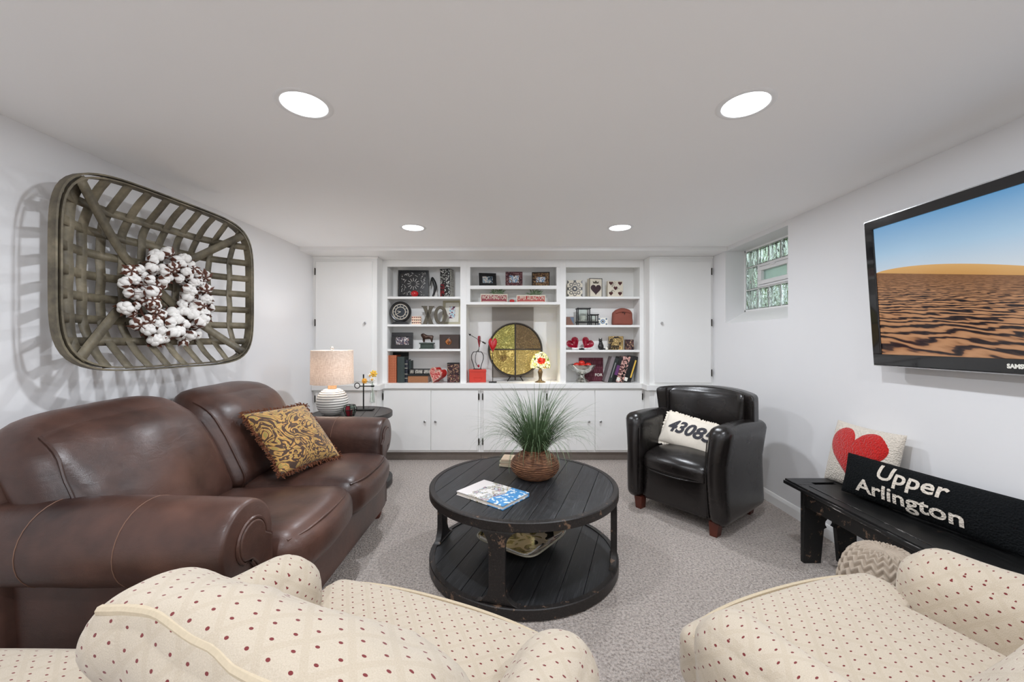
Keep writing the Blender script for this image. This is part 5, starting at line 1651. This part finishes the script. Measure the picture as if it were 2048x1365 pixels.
for sd in (-1, 1):
    o_ = len(V)
    for i in range(NR + 1):
        k = i / NR
        for a, b in H_: V.append((a * k, sd * .020 * math.sqrt(max(0, 1 - k ** 2.2)), .318 + .095 + (b - .095) * k))
    for i in range(NR):
        for k in range(nH):
            l = (k + 1) % nH; f_ = (o_ + i * nH + k, o_ + i * nH + l, o_ + (i + 1) * nH + l, o_ + (i + 1) * nH + k)
            F.append(f_ if sd > 0 else f_[::-1])
part('heart', weld(hv_.add(V, F)), 'red_gloss', t, smooth=180)
# quartered round tray on an easel
Y = 4.535; cx, w_ = xw(975, 1086, Y); R = w_ / 2; zc = (pz(648, Y) + pz(751, Y)) / 2; tl = math.radians(9)
t = thing('round_tray', 'round four-quarter embossed gold and green tray on an easel in the niche', 'tray', (cx, Y, zc)); t.rotation_euler = (-tl, 0, 0)
My = Matrix.Rotation(PI / 2, 4, 'X'); RZ = .302
part('backing', MB().lathe([(0, -.008), (RZ, -.008), (RZ, .002), (0, .002)], 56, M=My), 'bronze', t, smooth=40)
def emboss(name, c1, c2, sc, wav, met=.35):
    n = NT(name); v = n.co()
    k = n.m_('SINE', n.m_('MULTIPLY', n.noise(v, sc, 2, .5, 1.5), wav))
    k = n.m_('ADD', n.m_('MULTIPLY', k, .5), .5)
    n.bump(k, .7, .006)
    return n.set(n.mix(k, c1, c2), .35, met)
mats4 = [emboss('gold_emboss', srgb(150, 126, 58), srgb(220, 194, 112), 9, 60), emboss('brown_weave', srgb(104, 84, 56), srgb(150, 126, 88), 60, 20, .2),
         emboss('green_emboss', srgb(128, 124, 56), srgb(200, 190, 108), 11, 50), emboss('pale_gold_emboss', srgb(164, 138, 72), srgb(222, 198, 128), 26, 40)]
for k, mt_ in zip(range(4), (mats4[1], mats4[2], mats4[0], mats4[3])):
    P = [(.006, .006)] + [((RZ - .012) * math.cos(a), (RZ - .012) * math.sin(a)) for a in [.03 + (PI / 2 - .06) * j / 16 for j in range(17)]]
    M = Matrix.Rotation(-k * PI / 2, 4, 'Y')
    part('quarter_panel', MB().prism(P, lambda a, b, d: (a, d, b), -.008, -.001, M), mt_, t, bevel=.002, smooth=None)
part('rim', MB().tube([((RZ + .0) * math.cos(a), -.004, (RZ + .0) * math.sin(a)) for a in [2 * PI * k / 64 for k in range(64)]], .0095, 6, True), 'bronze', t)
for s_ in (0, 1): part('divider', MB().box(-RZ, RZ, -.011, -.002, -.006, .006, Matrix.Rotation(s_ * PI / 2, 4, 'Y')), 'bronze', t, smooth=None)
plate_heart(t, -.135, -.150, .085, .085, -.0075, emboss('heart_emboss', srgb(110, 88, 44), srgb(170, 140, 76), 20, 40), .005)
es = thing('plate_easel', 'small dark metal easel holding up the round tray', 'easel', (cx, Y - .01, ZK))
zl = zc - RZ * math.cos(tl) - ZK
for s_ in (-1, 1):
    x0 = s_ * .055
    part('hook', MB().tube([(x0, .06, .16), (x0, .045, zl + .02), (x0, .030, zl - .012), (x0 * 1.1, .0, zl - .022), (x0 * 1.2, -.03, zl - .012), (x0 * 1.2, -.036, zl + .02)], .005, 6), 'bronze', es)
    part('leg', MB().tube([(x0, .03, zl - .012), (x0 * 1.4, -.02, .02), (x0 * 1.6, -.035, .0)], .005, 6), 'bronze', es)
part('rear_leg', MB().tube([(0, .05, .17), (0, .10, .05), (0, .11, 0)], .005, 6), 'bronze', es)
part('cross_bar', MB().cyl((-.055, .055, .13), (.055, .055, .13), .004, n=6), 'bronze', es)
# leaded-glass lamp
def leaded():
    n = NT('leaded_floral_glass'); v = n.co()
    c = n.voro(v, 34, out='Color'); e = n.voro(v, 34, 'DISTANCE_TO_EDGE'); k = n.sep(c)[0]
    x, y, z = n.sep(v)
    col = n.ramp(k, [(0, srgb(248, 244, 214)), (.62, srgb(226, 232, 170)), (.80, srgb(132, 164, 70)), (.90, srgb(244, 214, 140))], 'CONSTANT')
    dx = n.m_('SUBTRACT', x, .004); dz = n.m_('SUBTRACT', z, .240)
    d = n.m_('SQRT', n.m_('ADD', n.m_('POWER', n.m_('MULTIPLY', dx, .8), 2.0), n.m_('POWER', dz, 2.0)))
    col = n.mix(n.m_('LESS_THAN', n.m_('ADD', d, n.m_('MULTIPLY', n.noise(v, 60, 1), .02)), .046), col, srgb(226, 84, 44))
    col = n.mix(n.m_('LESS_THAN', e, .05), col, (.02, .02, .02))
    n.set(col, .3)
    tr = n.node('ShaderNodeBsdfTranslucent'); n.l.new(col, tr.inputs[0])
    mx = n.node('ShaderNodeMixShader'); mx.inputs[0].default_value = .6
    n.l.new(n.b.outputs[0], mx.inputs[1]); n.l.new(tr.outputs[0], mx.inputs[2]); n.l.new(mx.outputs[0], n.out.inputs[0])
    return n.m
MT['leaded'] = leaded()
Y = 4.385; cx = px(1080.5, Y)
t = thing('leaded_glass_lamp', 'small lit lamp with floral leaded-glass shade beside the round tray', 'lamp', (cx, Y, ZK))
part('base', MB().lathe([(0, 0), (.058, 0), (.060, .006), (.045, .012), (.020, .022), (.016, .05), (.022, .085), (.028, .115), (.020, .135), (.012, .150), (.016, .160), (.007, .170), (.007, .21), (0, .21)], 28), plain('antique_bronze', srgb(120, 100, 72), .4, .6, var=.3), t, smooth=60)
part('shade', MB().lathe([(.108, .160), (.110, .182), (.104, .225), (.088, .270), (.062, .308), (.030, .332), (.013, .338), (.012, .335), (.029, .329), (.060, .305), (.086, .268), (.102, .224), (.108, .182), (.106, .160)], 40, close=True), 'leaded', t, smooth=70, label='floral leaded-glass shade')
part('cap', MB().lathe([(0, .345), (.006, .343), (.016, .336), (.016, .331), (0, .331)], 16), 'bronze', t)
part('bulb', MB().ball((0, 0, .245), .012, 7), glow('small_warm_bulb', (1, .92, .80), 8.0), t)
lamp_light(t, (0, 0, .245), 'POINT', 3.0, .022, (1, .92, .80))

# ---------- magazine bay, top shelf: three blocks
zs = SR[0]
t, w_, h = block('print_block', 'square block with black and white ornamental medallion pattern on the top shelf', 'ornament', 1135, 1165, 561, zs, 4.36, .05, 'cream_paint', -4, group='printed blocks on the top shelf')
g = MB()
def disc(mb, x, z, r0, r1, y, n=20): mb.lathe([(r0, 0), (r1, 0), (r1, .002), (r0, .002)], n, M=Matrix.Translation((x, y, z)) @ Matrix.Rotation(PI / 2, 4, 'X'), close=True)
part('print_medallion', MB().lathe([(.012, 0), (.032, 0), (.032, .002), (.012, .002)], 20, M=Matrix.Translation((0, -.0252, h / 2)) @ Matrix.Rotation(PI / 2, 4, 'X'), close=True), 'ink', t, smooth=None)
for k in range(8):
    a = k * PI / 4; m = MB(); disc(m, .056 * math.cos(a), h / 2 + .062 * math.sin(a), .012, .020, -.0252); part('print_ring', m, 'ink', t, smooth=None)
for (sx, sz, a) in ((-1, .02, 0), (1, .02, 0), (-1, h - .02, 0), (1, h - .02, 0), (-1, h / 2, 0), (1, h / 2, 0)):
    part('print_corner', MB().prism([(sx * w_ * .5, sz - .022), (sx * w_ * .5, sz + .022), (sx * w_ * .38, sz)][::int(-sx)], lambda a_, b_2, d: (a_, d, b_2), -.0272, -.0252), 'ink', t, smooth=None)
part('print_point', MB().prism([(-.016, h), (.016, h), (0, h - .035)], lambda a_, b_2, d: (a_, d, b_2), -.0272, -.0252), 'ink', t, smooth=None)
t, w_, h = block('print_block', 'tall cream block with one dark heart and crown on the top shelf', 'ornament', 1177, 1204, 557, zs, 4.36, .07, 'cream_paint', 10, group='printed blocks on the top shelf')
plate_heart(t, 0, h * .10, w_ * .80, h * .55, -.0352, plain('dark_plum', srgb(58, 36, 42), .5), .004)
part('crown', MB().prism([(-.028, h * .72), (.028, h * .72), (.036, h * .84), (.016, h * .79), (0, h * .88), (-.016, h * .79), (-.036, h * .84)], lambda a, b, d: (a, d, b), -.038, -.0352), 'grey_wood', t, smooth=None)
f_ = MB()
for (X0, X1, Z0, Z1) in ((-w_ / 2, w_ / 2, 0, .006), (-w_ / 2, w_ / 2, h - .006, h), (-w_ / 2, -w_ / 2 + .005, .006, h - .006), (w_ / 2 - .005, w_ / 2, .006, h - .006)): f_.box(X0, X1, -.0385, -.0352, Z0, Z1)
part('border', f_, 'ink', t, smooth=None)
t, w_, h = block('print_block', 'square cream block printed with five dark hearts on the top shelf', 'ornament', 1215, 1246, 562, zs, 4.36, .05, 'cream_paint', 5, group='printed blocks on the top shelf')
for a, b in ((-.30, .08), (.30, .08), (0, .42), (-.30, .72), (.30, .72)): plate_heart(t, a * w_, b * h * .98, w_ * .26, h * .24, -.0252, plain('dark_maroon', srgb(74, 26, 26), .5), .003)
g = MB(); random.seed(8)
for k in range(9):
    x0, z0 = random.uniform(-.06, .04), random.uniform(.02, h - .03)
    g.tube([(x0 + .035 * s / 8 + .008 * math.sin(s), -.0255, z0 + .010 * math.sin(s * 1.4) + .02 * s / 8) for s in range(9)], .0012, 4)
part('scroll_lines', g, 'grey_wood', t)

# ---------- magazine bay, second shelf
zs = SR[1]
t, w_, h = block('picture_tile', 'small brown and blue-grey picture tile at the corner of the second shelf', 'ornament', 1132.6, 1148, 634, zs, 4.36, .02, plain('brown_tile', srgb(124, 86, 70), .5), 0)
part('blue_triangle', MB().prism([(-.004, h * .95), (w_ / 2 - .002, h * .95), (w_ / 2 - .002, h * .06)][::-1], lambda a, b, d: (a, d, b), -.012, -.010), plain('slate_blue', srgb(92, 108, 128), .4), t, smooth=None)
for x0, x1, yt, lab in ((1155, 1178, 616.5, 'larger glass candle lantern in a black iron frame on the second shelf'), (1181, 1194, 629, 'smaller glass candle lantern in a black iron frame on the second shelf')):
    Y = 4.38; cx, w_ = xw(x0, x1, Y); h = pz(yt, Y) - zs; a = w_ / 2
    t = thing('candle_lantern', lab, 'lantern', (cx, Y + .01, zs), 0, 'glass candle lanterns')
    fr_ = MB()
    for sx in (-1, 1):
        for sy in (-1, 1): fr_.box(sx * a - .005, sx * a + .005, sy * .05 - .005, sy * .05 + .005, 0, h)
    for z in (.030, h - .012):
        for s_ in (-1, 1):
            fr_.box(-a - .014, a + .014, s_ * .05 - .004, s_ * .05 + .004, z, z + .010); fr_.box(s_ * a - .004, s_ * a + .004, -.062, .062, z, z + .010)
    part('iron_frame', fr_, 'black_metal', t, smooth=None)
    part('glass_cup', MB().lathe([(0, .040), (a * .62, .040), (a * .80, .055), (a * .82, h - .006), (a * .78, h - .006), (a * .76, .060), (0, .046)], 24), 'clear_glass', t, smooth=60)
    part('candle', MB().lathe([(0, .047), (a * .5, .047), (a * .5, h * .55), (0, h * .56)], 18), 'white_petal', t)
t, w_, h = block('patterned_tile', 'small white tile with blue snowflake pattern beside the lanterns', 'ornament', 1196, 1215.5, 636, zs, 4.36, .016, 'white_petal', -3)
for k in range(8):
    a = k * PI / 4
    part('blue_petal', MB().ball((.020 * math.cos(a), -.009, h / 2 + .020 * math.sin(a)), (.007, .002, .007), 5), plain('blue_glaze', srgb(72, 120, 164), .3) if k == 0 else bpy.data.materials['blue_glaze'], t)
part('blue_centre', MB().ball((0, -.009, h / 2), (.010, .003, .010), 6), 'navy', t)
for sx in (-1, 1):
    for sz in (.16, .84): part('grey_corner', MB().ball((sx * w_ * .36, -.009, h * sz), (.010, .002, .010), 5), bpy.data.materials['slate_blue'], t)
MT['saddle'] = plain('reddish_suede', srgb(140, 78, 64), .8, var=.15, scale=14, bump=.3, bscale=60)
Y = 4.34; cx, w_ = xw(1226, 1266, Y); h = pz(619.5, Y) - zs
t = thing('leather_pouch', 'reddish brown leather pouch with folded flap on the second shelf', 'pouch', (cx + .006, 4.40, zs))
part('body', MB().rbox((0, 0, h * .46), (w_, .09, h * .90), .022, 14, (0, .015, 0), lambda x, y, z: (x * (1 - .12 * (z / h) ** 3) + .004 * mnoise.noise(Vector((x * 20, z * 20, 0))), y, max(0, z))), 'saddle', t, smooth=180)
part('flap', MB().rbox((0, -.006, h * .84), (w_ * .84, .105, h * .26), .028, 12, (0, .006, .014), lambda x, y, z: (x, y, z + .012 * math.cos(x * 22))), 'saddle', t, smooth=180)
part('tie', MB().tube([(-.018, -.064, h * .79), (.0, -.068, h * .83), (.018, -.064, h * .80), (.006, -.066, h * .74), (.010, -.064, h * .68)], .003, 5), 'ink', t)

# ---------- magazine bay, third shelf
zs = SR[2]
for x, s_, lab in ((1154.5, 1, 'crimson glass heart dish leaning, nearer the niche, on the third shelf'), (1168.0, -1, 'crimson glass heart dish leaning, nearer the cat figure, on the third shelf')):
    Y = 4.37
    t = thing('heart_dish', lab, 'dish', (px(x, Y), Y, zs + .012), 0, 'crimson heart dishes'); t.rotation_euler = (-math.radians(24), math.radians(-s_ * 34), 0)
    H_ = heart(40, .135, .135); V = []; F = []; NR = 8; nH = len(H_)
    for i in range(NR + 1):
        k = i / NR
        for a, b in H_: V.append((a * k + 0, -.040 * k ** 2.2 + .028, .070 + (b - .075) * k))
    for i in range(NR):
        for k in range(nH):
            l = (k + 1) % nH; F.append((i * nH + k, i * nH + l, (i + 1) * nH + l, (i + 1) * nH + k))
    part('bowl', weld(MB().add(V, F)), 'crimson', t, smooth=180, solid=.006)
    part('rim', MB().tube([(a, -.013, .070 + b - .075) for a, b in H_], .0042, 6, True), 'crimson', t)
    e = thing('dish_stand', 'low pewter stand under the heart dish ' + ('nearer the niche' if s_ > 0 else 'nearer the cat figure'), 'stand', (px(x, Y), Y, zs), 0, 'heart dish stands')
    part('tray', MB().box(-.066, .070, -.052, .045, 0, .006), 'steel', e, bevel=.002, smooth=None)
    part('lip', MB().box(-.066, .070, -.056, -.050, 0, .022), 'steel', e, bevel=.002, smooth=None)
cx = px(1202, 4.36)
t = thing('cat_figurine', 'black seated cat figurine with curled tail on the third shelf', 'figurine', (cx, 4.37, zs))
cm = MB().ball((0, 0, .036), (.032, .028, .040), 9).ball((-.002, -.004, .068), (.022, .020, .030), 9).ball((-.006, -.010, .100), (.020, .019, .018), 9)
cm.ball((-.012, -.022, .010), (.012, .018, .011), 7).ball((.014, -.022, .010), (.012, .018, .011), 7)
for s_ in (-1, 1): cm.cyl((-.006 + s_ * .011, -.008, .108), (-.006 + s_ * .015, -.008, .133), .009, .002, n=8)
cm.tube([(.020, .0, .012), (.045, -.004, .010), (.066, -.006, .014), (.078, -.004, .034)], [.010, .009, .008, .006], 8)
blob('body', cm, 'ink', t, .0022)
part('white_paw', MB().ball((.062, -.012, .016), (.016, .008, .014), 7), 'white_petal', t)
ph_f = photo('ochre_collage', [(0, srgb(70, 56, 40)), (.42, srgb(176, 150, 96)), (.52, srgb(120, 92, 56)), (.58, srgb(214, 190, 130)), (.66, srgb(160, 100, 52))], 22, 15.0)
t, w_, h = block('collage_block', 'ochre picture block with a dark arch behind the carved word', 'ornament', 1218, 1247, 673, zs, 4.41, .04, ph_f, 4)
part('dark_arch', MB().prism([(-.045, h * .82), (-.02, h * .97), (.02, h * .97), (.05, h * .82), (.02, h * .87), (-.02, h * .87)][::-1], lambda a, b, d: (a, d, b), -.022, -.020), 'ink', t, smooth=None)
Y = 4.345
solo('word_sculpture', text_mb('love', .085, lambda x, y, z: (px(1227, Y) + x, Y - z, zs + .034 + y), extrude=.008, bold=.002, shear=.25, width=.115), 'bronze', 'dark cut-out script word before the ochre picture block', 'sculpture', smooth=None)
t, w_, h = block('mosaic_holder', 'small brown mosaic candle holder at the end of the third shelf', 'candle holder', 1252, 1268, 679.5, zs, 4.37, .075, 'mos_warm', -3)

# ---------- magazine bay, bottom: compote, canvas, magazines
def mercury():
    n = NT('mercury_glass'); v = n.co(); k = n.noise(v, 30, 4, .65)
    return n.set(n.ramp(k, [(.3, (.42, .42, .38)), (.6, (.82, .82, .78))]), .14, .95)
MT['mercury'] = mercury()
Y = 4.385; cx = px(1164, Y)
solo('compote_bowl', MB().lathe([(0, 0), (.082, 0), (.084, .008), (.066, .022), (.060, .034), (.050, .040), (.034, .060), (.028, .080), (.046, .094), (.098, .118), (.134, .158), (.150, .188), (.152, .196), (.146, .196), (.128, .162), (.092, .126), (.040, .104), (0, .100)], 48, (cx, Y, ZK)), 'mercury', 'footed silver mercury-glass bowl of red apples on the bottom shelf', 'bowl', smooth=60)
random.seed(6)
for k, (ax, ay, az, wh) in enumerate(((-.064, -.030, .158, 'nearest the niche, front'), (.062, -.032, .158, 'nearest the canvas, front'), (0, -.060, .150, 'front and middle'), (0, .050, .158, 'rear of the bowl'), (-.004, -.004, .180, 'topmost in the middle'))):
    apple('red_apple', 'red shiny apple in the silver footed bowl, ' + wh, cx + ax, Y + ay, ZK + az, .036, plain('apple_red_%d' % k, srgb(206, 48, 36), .2, var=.25, scale=20), 'apple', 'apples in the silver bowl')
Yc = 4.495; cx2, w_ = xw(1158, 1206, Yc); h = pz(716, Yc) - ZK
t = thing('canvas_print', 'burgundy canvas print with lettering behind the silver bowl', 'canvas print', (cx2, Yc, ZK))
t.rotation_euler = (-.03, 0, 0)
def burg():
    n = NT('burgundy_rows'); v = n.co(); x, y, z = n.sep(v)
    r = n.m_('FRACT', n.m_('MULTIPLY', z, 22.0)); tx = n.noise(n.comb(n.m_('MULTIPLY', x, 90.0), n.m_('FLOOR', n.m_('MULTIPLY', z, 22.0)), 0.0), 1.0, 0)
    f = n.m_('MULTIPLY', n.m_('GREATER_THAN', r, .32), n.m_('GREATER_THAN', tx, .5))
    return n.set(n.mix(n.m_('MULTIPLY', f, .35), srgb(92, 30, 46), srgb(134, 78, 92)), .7)
part('canvas', MB().box(-w_ / 2, w_ / 2, -.012, .008, 0, h), burg(), t, bevel=.002, smooth=None)
part('lettering', text_mb('FOR', .042, lambda x, y, z: (w_ / 2 - .052 + x, -.0126, h * .27 + y), bold=.001, width=.085), 'white_petal', t, smooth=None)

def cover(name, cols, sc, seed): return photo(name, [(i / len(cols) * .5 + .25 if i else 0, c) for i, c in enumerate(cols)], sc, seed)
mags = [(1208, 9, 'grey hardback leaning outermost at the start of the magazine row', plain('grey_cloth', srgb(138, 130, 132), .5), 26, .285, None),
        (1221, 10, 'dark green-black hardback second in the leaning magazine row', plain('forest_cloth', srgb(40, 48, 46), .5), 23, .270, 'steel'),
        (1229.5, 8, 'black magazine with purple spine block, third in the leaning row', 'ink', 21, .285, 'purple'),
        (1237, 8, 'pink patterned magazine, fourth in the leaning row', cover('pink_spine_a', [srgb(60, 40, 46), srgb(226, 180, 170), srgb(96, 60, 60), srgb(236, 200, 190)], 30, 2.0), 20, .290, 'white_petal'),
        (1244.5, 8, 'pink and black patterned magazine, fifth in the leaning row', cover('pink_spine_b', [srgb(20, 20, 22), srgb(222, 172, 160), srgb(24, 22, 24), srgb(230, 190, 180)], 30, 5.0), 19, .290, None),
        (1252.5, 9, 'black magazine with white lettering marks, sixth in the leaning row', 'ink', 17, .295, 'white_petal'),
        (1261, 8, 'black magazine with yellow stripe, last in the leaning row against the side', 'ink', 14, .290, 'yellow')]
MT['purple'] = plain('purple_print', srgb(104, 56, 110), .4)
for k, (x, th, lab, mt_, lean, L, acc) in enumerate(mags):
    Yf = 4.36; ww = .0385; lean = 17.0
    t = thing('magazine', lab, 'magazine', (px(1208, Yf) + ww / math.cos(math.radians(lean)) + k * .0418, Yf, ZK + .001), 0, 'leaning magazines')
    t.rotation_euler = (0, math.radians(lean), 0)
    cv = MB().box(-ww, -ww + .0015, 0, .15, 0, L).box(-.0015, 0, 0, .15, 0, L).box(-ww, 0, -.001, .002, 0, L)
    part('cover', cv, mt_, t, smooth=None)
    part('pages', MB().box(-ww + .0015, -.0015, .002, .148, .002, L - .003), 'paper', t, smooth=None)
    if acc == 'purple': part('spine_block', MB().box(-ww + .002, -.002, -.002, -.001, .08, .19), 'purple', t, smooth=None)
    elif acc == 'yellow': part('spine_stripe', MB().box(-ww * .6, -ww * .2, -.002, -.001, .05, .25), 'yellow', t, smooth=None)
    elif acc == 'white_petal':
        part('spine_patch', MB().box(-ww + .002, -.002, -.002, -.001, .012, .052), acc, t, smooth=None)
    elif acc: part('spine_stripe', MB().box(-ww * .6, -ww * .4, -.002, -.001, .05, .22), acc, t, smooth=None)
